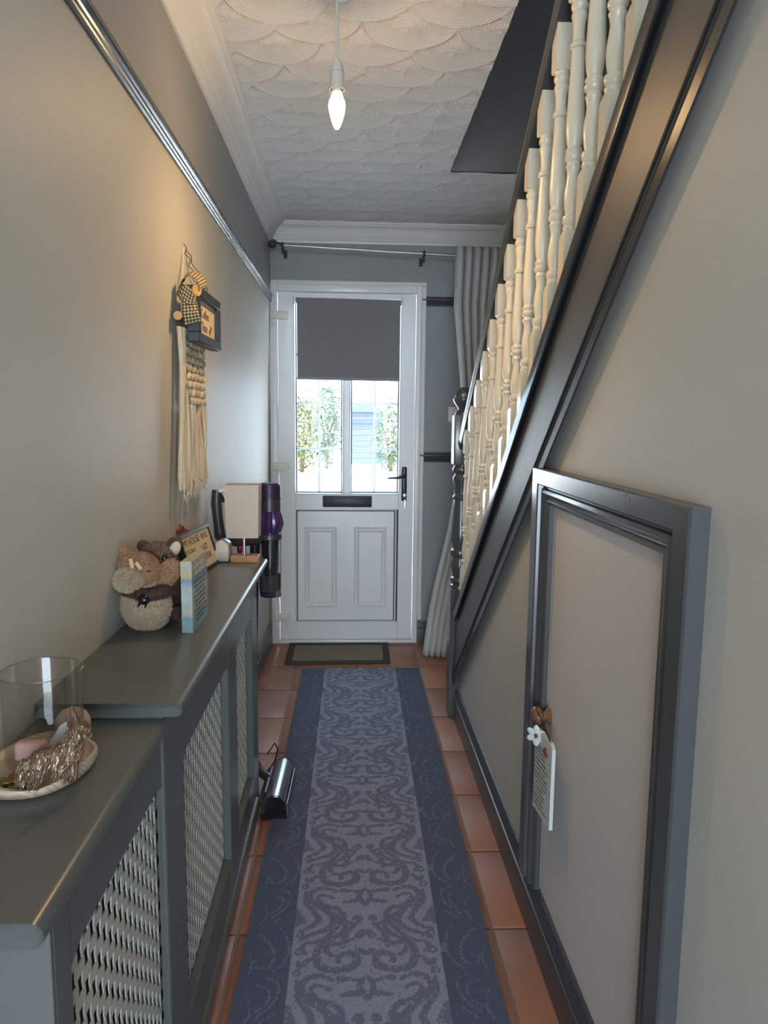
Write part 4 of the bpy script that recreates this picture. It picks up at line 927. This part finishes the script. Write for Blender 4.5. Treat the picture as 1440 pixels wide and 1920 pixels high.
bm = NB(); ell(bm, H2, (0.040, 0.034, 0.032)); ell(bm, H2 + Vector((0.026, -0.016, -0.006)), (0.018, 0.018, 0.017)); me = remesh(bm, 0.003); hd2 = link('head', me, furm, td, smooth=80); fur(me, 'head_fur', furm, hd2, 3000, 0.006, 0.2, seed=6)
bm = NB(); ell(bm, H2 + Vector((0.036, 0.0, 0.026)), (0.017, 0.009, 0.019), Matrix.Rotation(.35, 4, 'Y')); e_ = obj('ear', bm, furd, td)
bm = NB(); ell(bm, H2 + Vector((0.040, -0.006, 0.020)), (0.012, 0.006, 0.017), Matrix.Rotation(.35, 4, 'Y')); obj('ear_lining', bm, furp, e_)
bm = NB(); ell(bm, H2 + Vector((-0.030, 0.0, 0.024)), (0.015, 0.009, 0.014)); obj('ear', bm, furd, td)
bm = NB(); ell(bm, H2 + Vector((0.026, -0.044, 0.004)), (0.0065, 0.006, 0.010), None, 14, 10); obj('nose', bm, blackp, td)
bm = NB(); tube(bm, [(-0.380, 1.590, ZB + 0.088), (-0.376, 1.545, ZB + 0.088), (-0.392, 1.500, ZB + 0.085), (-0.424, 1.478, ZB + 0.080)], [0.013, 0.014, 0.014, 0.012], 12); tube(bm, [(-0.466, 1.590, ZB + 0.086), (-0.480, 1.545, ZB + 0.088), (-0.468, 1.500, ZB + 0.088), (-0.430, 1.480, ZB + 0.082)], [0.013, 0.013, 0.013, 0.012], 12)
me = remesh(bm, 0.003); ar = link('hugging_arms', me, furd, td, smooth=80); fur(me, 'arm_fur', furd, ar, 2600, 0.0055, 0.3, seed=7)
bm = NB(); ell(bm, (-0.424, 1.468, ZB + 0.074), (0.012, 0.008, 0.010), None, 12, 8); tube(bm, [(-0.430, 1.466, ZB + 0.070), (-0.436, 1.463, ZB + 0.060)], [0.004, 0.001], 6); tube(bm, [(-0.419, 1.466, ZB + 0.069), (-0.420, 1.463, ZB + 0.058)], [0.004, 0.001], 6); obj('paw', bm, blackp, ar)
bm = NB(); ell(bm, (-0.384, 1.575, ZB + 0.018), (0.012, 0.016, 0.017)); obj('foot', bm, furd, td)

# seaside block
bl = thing('text_block', 'standing seaside-print block with white script and small writing', 'plaque', (-0.34, 1.55, ZT))
bang = math.radians(-2.0); BM = Matrix.Translation((-0.3405, 1.488, ZT + 0.0005)) @ Matrix.Rotation(bang, 4, 'Z')
bw, bl_, bh = 0.0115, 0.136, 0.153
ny_, nz_ = 30, 40; V = []; F = []
def blockcol(y, z):
    t = z / bh; n_ = mnoise.noise(Vector((y * 30, z * 55, 1.3)))
    stops = [(0, (.30, .37, .36)), (.10, (.26, .42, .44)), (.20, (.22, .36, .42)), (.26, (.50, .47, .36)), (.34, (.42, .44, .38)), (.5, (.45, .50, .46)), (.62, (.42, .46, .46)), (.70, (.27, .34, .40)), (.765, (.20, .28, .33)), (.775, (.44, .40, .20)), (.84, (.50, .42, .30)), (.93, (.47, .44, .38)), (1.0, (.52, .50, .34))]
    tt = t + .02 * n_
    c = np.array([np.interp(tt, [s[0] for s in stops], [s[1][k] for s in stops]) for k in range(3)]); return c * 0.85 * (1 + .12 * n_)
cols = []
def face_grid(fn, nu, nv):
    base = len(V)
    for i in range(nu + 1):
        for j in range(nv + 1):
            p = fn(i / nu, j / nv); V.append(BM @ Vector(p)); cols.append(blockcol(p[1] + p[0] * 2, p[2]))
    for i in range(nu):
        for j in range(nv): a = base + i * (nv + 1) + j; F.append((a, a + nv + 1, a + nv + 2, a + 1))
face_grid(lambda u, v: (bw, u * bl_, v * bh), ny_, nz_); face_grid(lambda u, v: (-bw, u * bl_, v * bh), ny_, nz_)
face_grid(lambda u, v: (lerp(-bw, bw, u), 0, v * bh), 4, nz_); face_grid(lambda u, v: (lerp(-bw, bw, u), bl_, v * bh), 4, nz_)
face_grid(lambda u, v: (lerp(-bw, bw, u), v * bl_, bh), 4, ny_); face_grid(lambda u, v: (lerp(-bw, bw, u), v * bl_, 0), 4, ny_)
bm = NB(); lay = bm.verts.layers.float_color.new('print'); vv = [bm.verts.new(v) for v in V]
for f in F: bm.faces.new([vv[i] for i in f])
for v, c in zip(vv, cols): v[lay] = (*c, 1)
bmesh.ops.remove_doubles(bm, verts=bm.verts, dist=1e-5)
obj('block', bm, blockm, bl, smooth=30)
rv = BM.to_3x3() @ Vector((0, 1, 0)); rng = random.Random(9)
bm = NB()
for i in range(9): scribble(bm, BM @ Vector((bw + 0.0003, 0.014 + (i % 3) * .006, bh * .66 - i * 0.0105)), rv, (0, 0, 1), 0.108 - (i % 3) * .016, 0.0055, rng, 0.0007)
obj('small_writing', bm, inkg, bl, smooth=0)
bm = NB()
for i, z in enumerate((.86, .775)): scribble(bm, BM @ Vector((bw + 0.0003, 0.016 + i * .01, bh * z)), rv, (0, 0, 1), 0.10, 0.0105, rng, 0.0013)
obj('white_script', bm, inkw, bl, smooth=0)

# leaning picture
lf = thing('leaning_picture', 'black box picture of funny house-cleaning words leaning on the wall', 'picture', (-0.44, 2.11, ZT))
o0 = Vector((-0.437, 1.985, ZT + 0.0015)); ry = Vector((0.030, 0.262, 0)).normalized(); uz = Vector((-0.30, 0.02, 1.0)); uz = (uz - ry * uz.dot(ry)).normalized(); nz = ry.cross(uz)
LM = Matrix((ry, uz, nz)).transposed().to_4x4(); LM.translation = o0; LW, LH, LD = 0.262, 0.128, 0.020
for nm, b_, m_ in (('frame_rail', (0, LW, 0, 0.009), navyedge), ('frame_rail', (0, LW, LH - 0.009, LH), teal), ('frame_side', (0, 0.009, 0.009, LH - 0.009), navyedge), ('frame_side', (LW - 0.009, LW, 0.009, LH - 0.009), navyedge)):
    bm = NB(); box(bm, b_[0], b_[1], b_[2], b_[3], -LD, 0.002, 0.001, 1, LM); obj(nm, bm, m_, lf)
bm = NB(); box(bm, 0.009, LW - 0.009, 0.009, LH - 0.009, -0.012, -0.003, 0, 1, LM); pp = obj('print', bm, paper, lf)
def ltext(b, sz, x, z, m_): text('lettering', b, sz, LM @ Vector((x, z, -0.0026)), ry, uz, m_, pp)
ltext('MY', 0.026, 0.020, 0.092, ink); ltext('HOUSE', 0.030, 0.062, 0.090, ink); ltext('WAS', 0.028, 0.172, 0.090, ink)
ltext('CLEAN', 0.026, 0.020, 0.062, ink); ltext('LAST', 0.026, 0.150, 0.058, ink); ltext('WEEK', 0.026, 0.150, 0.030, ink); ltext('SORRY', 0.020, 0.020, 0.040, ink); ltext('YOU MISSED IT', 0.014, 0.020, 0.020, ink)
rfl = []
bm = NB(); rng = random.Random(4); fc = LM @ Vector((0.030, LH + 0.008, -0.012))
for i in range(60):
    d = Vector((rng.gauss(0, .010), rng.gauss(0.02, .022), abs(rng.gauss(0, .008)))); ell(bm, fc + d, [rng.uniform(.002, .005)] * 3, None, 6, 5)
o = obj('dried_flowers', bm, redfl); tag(o, 'small bunch of dried red flowers on top of the leaning picture', 'flowers')

# white plastic box
wb = thing('white_box', 'white curved plastic holder between leaning picture and table lamp', 'holder', (-0.40, 2.27, ZT))
bm = NB()
secs = []
for t in np.linspace(0, 1, 12):
    hh = 0.018 + 0.052 * math.sin(PI * (0.12 + 0.62 * t)); secs.append((t, hh))
rows = []
for t, hh in secs:
    x = lerp(-0.438, -0.380, t); rows.append([bm.verts.new(p) for p in ((x, 2.235, ZT + .001), (x, 2.235, ZT + hh * .55), (x, 2.250, ZT + hh), (x, 2.300, ZT + hh), (x, 2.32, ZT + hh * .5), (x, 2.32, ZT + .001))])
for A, B in zip(rows, rows[1:]):
    for i in range(6): bm.faces.new((A[i], A[(i + 1) % 6], B[(i + 1) % 6], B[i]))
bm.faces.new(rows[0]); bm.faces.new(rows[-1]); bmesh.ops.bevel(bm, geom=bm.edges[:], offset=0.001, segments=1, affect='EDGES'); obj('shell', bm, whiteg, wb, smooth=50)
bm = NB(); box(bm, -0.4385, -0.3795, 2.234, 2.321, ZT + 0.0002, ZT + 0.006, 0.001); obj('base', bm, greyp, wb)

# table lamp
tl = thing('table_lamp', 'small table lamp with square linen shade and honey wood base', 'lamp', (-0.33, 2.275, ZT))
bm = NB(); box(bm, -0.374, -0.287, 2.237, 2.300, ZT + 0.0004, ZT + 0.019, 0.0015); 
obj('base', bm, oak, tl)
bm = NB(); tube(bm, [(-0.334, 2.268, ZT + 0.018), (-0.334, 2.268, ZT + 0.235)], 0.0042, 12); obj('stem', bm, chrome, tl)
bm = NB(); cxl, cyl_ = -0.336, 2.277
rows = []
for z, hx, hy in ((0.946, 0.0495, 0.036), (1.113, 0.0535, 0.039)):
    rows.append([bm.verts.new((cxl + sx * hx, cyl_ + sy * hy, z)) for sx, sy in ((-1, -1), (1, -1), (1, 1), (-1, 1))])
for i in range(4): bm.faces.new((rows[0][i], rows[0][(i + 1) % 4], rows[1][(i + 1) % 4], rows[1][i]))
me = bpy.data.meshes.new('lamp_shade'); bm.to_mesh(me); bm.free(); o = link('lamp_shade', me, linen, tl, smooth=0); md = o.modifiers.new('t', 'SOLIDIFY'); md.thickness = 0.0022; md.offset = -1
bm = NB()
for a in (0, PI / 2): 
    d = Vector((math.cos(a) * .051, math.sin(a) * .037, 0)); tube(bm, [Vector((cxl, cyl_, 1.102)) - d, Vector((cxl, cyl_, 1.102)) + d], 0.0012, 6)
obj('shade_ring', bm, chrome, tl)

# ------------------------------------------------------------------ CORDLESS VACUUM
vc = thing('cordless_vacuum', 'purple and grey cordless vacuum standing behind the radiator cover end', 'vacuum', (-0.26, 2.45, 0))
VX, VY = -0.283, 2.535
bm = NB(); lathe(bm, [(0, 1.094), (0.032, 1.094), (0.0385, 1.088), (0.040, 1.070), (0.040, 1.036), (0, 1.036)], (VX, VY, 0), 28); mo = obj('motor_cap', bm, purpled, vc)
bm = NB()
for z in np.arange(1.046, 1.084, 0.006): tube(bm, [(VX + 0.0402 * math.cos(a), VY + 0.0402 * math.sin(a), z) for a in np.linspace(0, 2 * PI, 29)[:-1]], 0.0010, 4, True)
vents = obj('vent_ribs', bm, purple, mo)
bm = NB(); lathe(bm, [(0.0385, 1.036), (0.0385, 0.996)], (VX, VY, 0), 28); obj('filter_band', bm, greyp, vc)
bm = NB()
for i in range(12):
    a = i * PI / 6; c = Vector((VX + 0.033 * math.cos(a), VY + 0.033 * math.sin(a), 0)); tube(bm, [c + Vector((-.006 * math.cos(a), -.006 * math.sin(a), 0.996)), c + Vector((0, 0, 0.975)), c + Vector((.004 * math.cos(a), .004 * math.sin(a), 0.950)), c + Vector((-.004 * math.cos(a), -.004 * math.sin(a), 0.920))], [0.009, 0.0115, 0.0125, 0.010], 8)
lathe(bm, [(0.030, 0.996), (0.033, 0.960), (0.033, 0.912)], (VX, VY, 0), 24); obj('cyclone', bm, purple, vc)
bm = NB(); lathe(bm, [(0.041, 0.914), (0.042, 0.912), (0.042, 0.896), (0.040, 0.894)], (VX, VY, 0), 28); obj('bin_collar', bm, greyp, vc)
bm = NB(); lathe(bm, [(0.0400, 0.8955), (0.0395, 0.715), (0.036, 0.700)], (VX, VY, 0), 28, close=False); obj('clear_bin', bm, bin_m, vc)
bm = NB(); lathe(bm, [(0.030, 0.894), (0.027, 0.80), (0.020, 0.745), (0, 0.745)], (VX, VY, 0), 20); obj('shroud', bm, greyp, vc)
bm = NB(); lathe(bm, [(0.037, 0.765), (0.037, 0.707), (0, 0.704)], (VX, VY, 0), 16); obj('dust', bm, dustm, vc)
bm = NB(); lathe(bm, [(0.0365, 0.704), (0.038, 0.700), (0.034, 0.688), (0, 0.687)], (VX, VY, 0), 24); box(bm, VX + .015, VX + .040, VY - .03, VY - .015, 0.69, 0.715, 0.003); obj('bin_lid', bm, purpled, vc)
# handle loop towards the wall
bm = NB(); tube(bm, [(-0.435, 2.372, 1.085), (-0.438, 2.370, 1.04), (-0.434, 2.372, 0.985), (-0.428, 2.376, 0.925)], [0.017, 0.018, 0.017, 0.019], 14); obj('handle', bm, greyp, vc)
bm = NB(); tube(bm, [(-0.430, 2.374, 1.060), (-0.38, 2.43, 1.052), (-0.318, 2.50, 1.050)], [0.016, 0.018, 0.026], 14); obj('handle_bridge', bm, greyp, vc)
bm = NB(); tube(bm, [(-0.428, 2.376, 0.921), (-0.38, 2.42, 0.902), (-0.318, 2.50, 0.895)], [0.019, 0.015, 0.016], 14); obj('battery', bm, greyp, vc)
bm = NB(); box(bm, -0.428, -0.410, 2.352, 2.362, 1.078, 1.090, 0.002); tube(bm, [(-0.416, 2.358, 1.078), (-0.408, 2.362, 1.060)], 0.003, 6); obj('power_button', bm, whiteg, vc)
bm = NB(); ell(bm, (-0.372, 2.422, 0.878), (0.010, 0.008, 0.017)); obj('release_catch', bm, redp, vc)
bm = NB(); tube(bm, [(-0.335, 2.53, 0.90), (-0.346, 2.525, 0.5), (-0.350, 2.51, 0.14)], 0.0165, 14); obj('wand', bm, purpled, vc)
bm = NB(); tube(bm, [(-0.350, 2.51, 0.15), (-0.346, 2.49, 0.085), (-0.315, 2.46, 0.055), (-0.270, 2.415, 0.047)], [0.017, 0.018, 0.016, 0.016], 12); obj('neck', bm, greyp, vc)
hd_ang = math.radians(-1.5)
HM = Matrix.Translation((-0.236, 2.372, 0)) @ Matrix.Rotation(hd_ang, 4, 'Z')
bm = NB(); Lh = 0.128
tube(bm, [HM @ Vector((-.006, -Lh, .0475)), HM @ Vector((-.006, Lh, .0475))], 0.0385, 26); fh = obj('roller_housing', bm, silverp, vc, label='shiny silver roller housing')
bm = NB()
for s in (-1, 1): tube(bm, [HM @ Vector((-.006, s * (Lh + .0002), .0475)), HM @ Vector((-.006, s * (Lh + .010), .0475))], 0.0375, 26)
box(bm, -0.052, 0.036, -Lh - .010, Lh + .010, 0.0085, 0.026, 0.003, 1, HM); obj('end_cap', bm, blackp, vc)
bm = NB(); tube(bm, [HM @ Vector((-.046, -Lh * .5, .045)), HM @ Vector((-.046, Lh * .9, .045))], 0.017, 14); obj('motor_tube', bm, greyp, vc)
bm = NB(); box(bm, 0.0345, 0.0395, -Lh - .004, Lh - .01, 0.012, 0.058, 0.0015, 1, HM); obj('front_bumper', bm, silverp, vc)
bm = NB(); tube(bm, [(-0.30, 2.53, 0.09), (-0.278, 2.59, 0.105), (-0.268, 2.60, 0.075), (-0.276, 2.585, 0.04), (-0.30, 2.56, 0.0105), (-0.34, 2.56, 0.0035)], 0.0028, 6); cb = obj('power_cable', bm, gasket); tag(cb, 'black cable looping behind the vacuum head', 'cable')

# ------------------------------------------------------------------ THINGS ON THE LOW COVER
ZN = 0.840
TC = Vector((-0.420, 0.945, ZN))
bm = NB(); n = 48; rows = []
for r, z in ((0.0, 0.0005), (0.80, 0.0005), (0.94, 0.003), (1.0, 0.012), (0.985, 0.018), (0.93, 0.0185), (0.88, 0.013), (0.80, 0.010), (0.0, 0.009)):
    row = []
    for i in range(n):
        a = 2 * PI * i / n; wob = 1 + 0.025 * math.sin(2 * a + 1) + 0.015 * math.sin(5 * a)
        row.append(bm.verts.new(TC + Vector((0.070 * r * wob * math.cos(a), 0.088 * r * wob * math.sin(a), z + (0.003 * math.sin(3 * a + 2) if z > .012 else 0)))) )
    rows.append(row)
for A, B in zip(rows, rows[1:]):
    for i in range(n): bm.faces.new((A[i], A[(i + 1) % n], B[(i + 1) % n], B[i]))
bmesh.ops.remove_doubles(bm, verts=bm.verts, dist=1e-6)
tag(obj('wooden_tray', bm, trayw, smooth=60), 'oval limed wood tray on the low radiator cover', 'tray')
ZD = ZN + 0.0105
VC = Vector((-0.4185, 0.962, 0))
bm = NB(); lathe(bm, [(0, ZD), (0.048, ZD), (0.0505, ZD + .004), (0.0525, 0.975), (0.0530, 0.9775), (0.0515, 0.9775), (0.0505, 0.973), (0.0488, ZD + .008), (0, ZD + .007)], VC, 48); 
gv_ = tag(obj('glass_vase', bm, vase_m, smooth=60), 'clear glass cylinder vase standing in the wooden tray', 'vase')
bm = NB(); tube(bm, [VC + Vector((0.0522 * math.cos(a), 0.0522 * math.sin(a), 0.9772)) for a in np.linspace(0, 2 * PI, 49)[:-1]], 0.0011, 6, True); obj('rim', bm, rim_m, gv_)
# ball behind
bm = NB(); ell(bm, (-0.4105, 1.040, ZN + 0.0255), (0.0255, 0.0255, 0.0252), None, 28, 20); tag(obj('ball', bm, ballm, smooth=80), 'plain tan ball behind the glass vase', 'ball')
# coins, soap and card
crng = random.Random(8)
for i, (x, y, z, r, m_, lab) in enumerate(((-0.428, 0.886, 0.0, .0115, gold, 'dull gold coin leaning against the front of the pile'), (-0.420, 0.880, 0.0026, .0110, gold, 'dull gold coin nearest the animal figurine'), (-0.436, 0.888, 0.0052, .0105, gold, 'greenish gold coin at the far left of the pile'), (-0.426, 0.892, 0.0070, .0110, copper, 'copper coin on top of the gold coins'))):
    bm = NB(); lathe(bm, [(0, 0), (r, 0), (r * 1.02, .0008), (r, .0021), (r * .9, .0023), (r * .88, .0018), (0, .0018)], (0, 0, 0), 28)
    o = obj('coin', bm, m_); o.location = (x, y, ZD + z + 0.0004 * i); o.rotation_euler = (crng.uniform(-.06, .06), crng.uniform(-.06, .06), 0); tag(o, lab, 'coin', 'coins in the wooden tray')
bm = NB(); box(bm, -0.449, -0.409, 0.933, 0.953, ZD + 0.0078, ZD + 0.034, 0.006, 3); o = obj('pink_soap', bm, pinkm, smooth=60); tag(o, 'small pink bar of soap inside the glass vase', 'soap')
bm = NB(); prism(bm, [(0, 0), (0.036, 0), (0.033, 0.044), (0.024, 0.038)], lambda x, z, t: Vector((-0.422 + x, 0.964 + t, ZD + 0.0078 + z)), 0, 0.0012); o = obj('white_card', bm, card); tag(o, 'white card corner standing inside the glass vase', 'card')
# shaggy animal figurine
fg = thing('animal_figurine', 'bronze shaggy animal figurine standing at the front of the tray', 'figurine', (-0.378, 0.889, ZD))
a0 = Vector((-0.396, 0.881, ZD)); fx = Vector((0.87, 0.49, 0)).normalized(); fy = Vector((-fx.y, fx.x, 0))
def fp(u, v, z): return a0 + fx * u + fy * v + Vector((0, 0, z))
FR = Matrix((fx, fy, Vector((0, 0, 1)))).transposed()
bm = NB()
ell(bm, fp(0.008, 0, 0.032), (0.020, 0.014, 0.018), FR.to_4x4()); ell(bm, fp(0.026, 0, 0.034), (0.020, 0.0135, 0.018), FR.to_4x4()); ell(bm, fp(0.040, 0, 0.038), (0.013, 0.012, 0.018), FR.to_4x4())
tube(bm, [fp(0.040, 0, 0.042), fp(0.046, 0, 0.056), fp(0.050, -.001, 0.068)], [0.013, 0.0115, 0.010], 10)
ell(bm, fp(0.053, -.002, 0.070), (0.0115, 0.0105, 0.0115), FR.to_4x4()); ell(bm, fp(0.0605, -.004, 0.062), (0.0075, 0.007, 0.008), FR.to_4x4())
for u, v in ((-.002, -.008), (-.004, .008), (.040, -.007), (.041, .007)): tube(bm, [fp(u, v, 0.03), fp(u, v, 0.012), fp(u + .001, v, 0.0)], [0.009, 0.0072, 0.0066], 8)
for v in (-.008, .007): tube(bm, [fp(0.049, v, 0.076), fp(0.0475, v * 1.4, 0.086), fp(0.046, v * 1.7, 0.097)], [0.0048, 0.0044, 0.001], 7)
tube(bm, [fp(-.010, 0, 0.040), fp(-.017, 0, 0.025), fp(-.018, 0, 0.012)], [0.006, 0.006, 0.003], 8)
me = remesh(bm, 0.0016, 4); fb = link('body', me, bronze, fg, smooth=80)
# wavy locks of hair on the flanks
bm = NB(); bm2 = NB(); rng = random.Random(21)
areas = [p.area for p in me.polygons]
for p in rng.choices(list(me.polygons), weights=areas, k=2300):
    c = p.center; n_ = p.normal
    zr = c.z - ZD
    if zr < 0.012 or zr > 0.073 or n_.z < -.5: continue
    L = rng.uniform(.007, .014) if zr < .055 else rng.uniform(.003, .006); pts = []
    side = n_.cross(Vector((0, 0, 1))); side = side.normalized() if side.length > 1e-3 else fx.copy(); ph = rng.uniform(0, 6)
    for q in range(5):
        t = q / 4; pts.append(c + n_ * (0.0006 + .0008 * math.sin(t * 3)) + Vector((0, 0, -L * t)) + side * 0.0012 * math.sin(t * 5 + ph) - fx * L * .25 * t)
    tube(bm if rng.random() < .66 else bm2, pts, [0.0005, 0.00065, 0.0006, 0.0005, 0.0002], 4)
o = obj('hair', bm, bronze, fb); o['kind'] = 'stuff'
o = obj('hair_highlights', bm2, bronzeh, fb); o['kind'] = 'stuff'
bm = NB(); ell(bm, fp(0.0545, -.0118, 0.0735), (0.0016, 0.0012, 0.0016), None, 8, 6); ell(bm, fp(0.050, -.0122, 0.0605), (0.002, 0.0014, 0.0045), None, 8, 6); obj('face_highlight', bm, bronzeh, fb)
bm = NB(); box(bm, -0.012, 0.010, -.011, .011, 0, 0.0012); bm.free()

# ------------------------------------------------------------------ OUTSIDE
bm = NB(); box(bm, -14, 14, 4.32, 40, -0.16, -0.08); struct('ground', bm, paving)
def shrub(label, c, r, n_, m_, seed, stem_h):
    t = thing('garden_shrub', label, 'shrub', (c[0], c[1], -0.08)); rng = random.Random(seed)
    bm = NB()
    for i in range(5):
        a = i * 1.256; tube(bm, [(c[0], c[1], -0.08), (c[0] + .2 * math.cos(a) * r[0], c[1] + .2 * math.sin(a) * r[1], c[2] - .3 * r[2]), (c[0] + .5 * math.cos(a) * r[0], c[1] + .5 * math.sin(a) * r[1], c[2] + .3 * r[2])], [0.05, 0.03, 0.01], 6)
    obj('stem', bm, soil, t)
    V = []; F = []
    for i in range(n_):
        d = Vector((rng.gauss(0, 1), rng.gauss(0, 1), rng.gauss(0, 1))).normalized(); k = rng.uniform(.55, 1.05) * (1 + .25 * mnoise.noise(d * 2.5 + Vector((seed, 0, 0))))
        p = Vector((c[0] + d.x * r[0] * k, c[1] + d.y * r[1] * k, c[2] + d.z * r[2] * k))
        if p.z < -0.05: p.z = rng.uniform(-.04, .3)
        u = Vector((rng.uniform(-1, 1), rng.uniform(-1, 1), rng.uniform(-1, 1))).normalized(); v = u.cross(Vector((rng.uniform(-1, 1), rng.uniform(-1, 1), rng.uniform(-1, 1)))).normalized(); s = rng.uniform(.035, .075)
        b = len(V); V += [p - u * s, p + v * s * .5, p + u * s, p - v * s * .5]; F.append((b, b + 1, b + 2, b + 3))
    me = np_mesh('foliage', np.array([tuple(v) for v in V]), np.array(F)); o = link('foliage', me, m_, t, smooth=0); o['kind'] = 'stuff'
shrub('yellow-green shrub seen through the left door glass', (-1.25, 19.0, 0.95), (0.42, 0.6, 1.05), 1500, leafy, 1, 1)
shrub('tall green shrub behind the middle of the door glass', (-0.66, 20.6, 1.2), (0.42, 0.5, 1.2), 1800, leafm, 2, 1)
shrub('green shrub seen through the right door glass', (1.12, 19.5, 0.85), (0.55, 0.5, 0.95), 1300, leafm, 3, 1)
sh = thing('garden_shed', 'pale blue-grey boarded shed across the drive', 'shed', (0.55, 23.0, -0.08))
for i in range(9):
    bm = NB(); box(bm, -0.15, 1.05, 22.6, 23.9, -0.08 + i * 0.18, -0.08 + i * 0.18 + 0.174, 0.01); obj('board', bm, shedm, sh)
bm = NB(); prism(bm, [(-0.25, 1.54), (1.15, 1.54), (0.45, 1.9)], lambda x, z, t: Vector((x, t, z)), 22.45, 24.0); obj('roof', bm, shedm, sh)
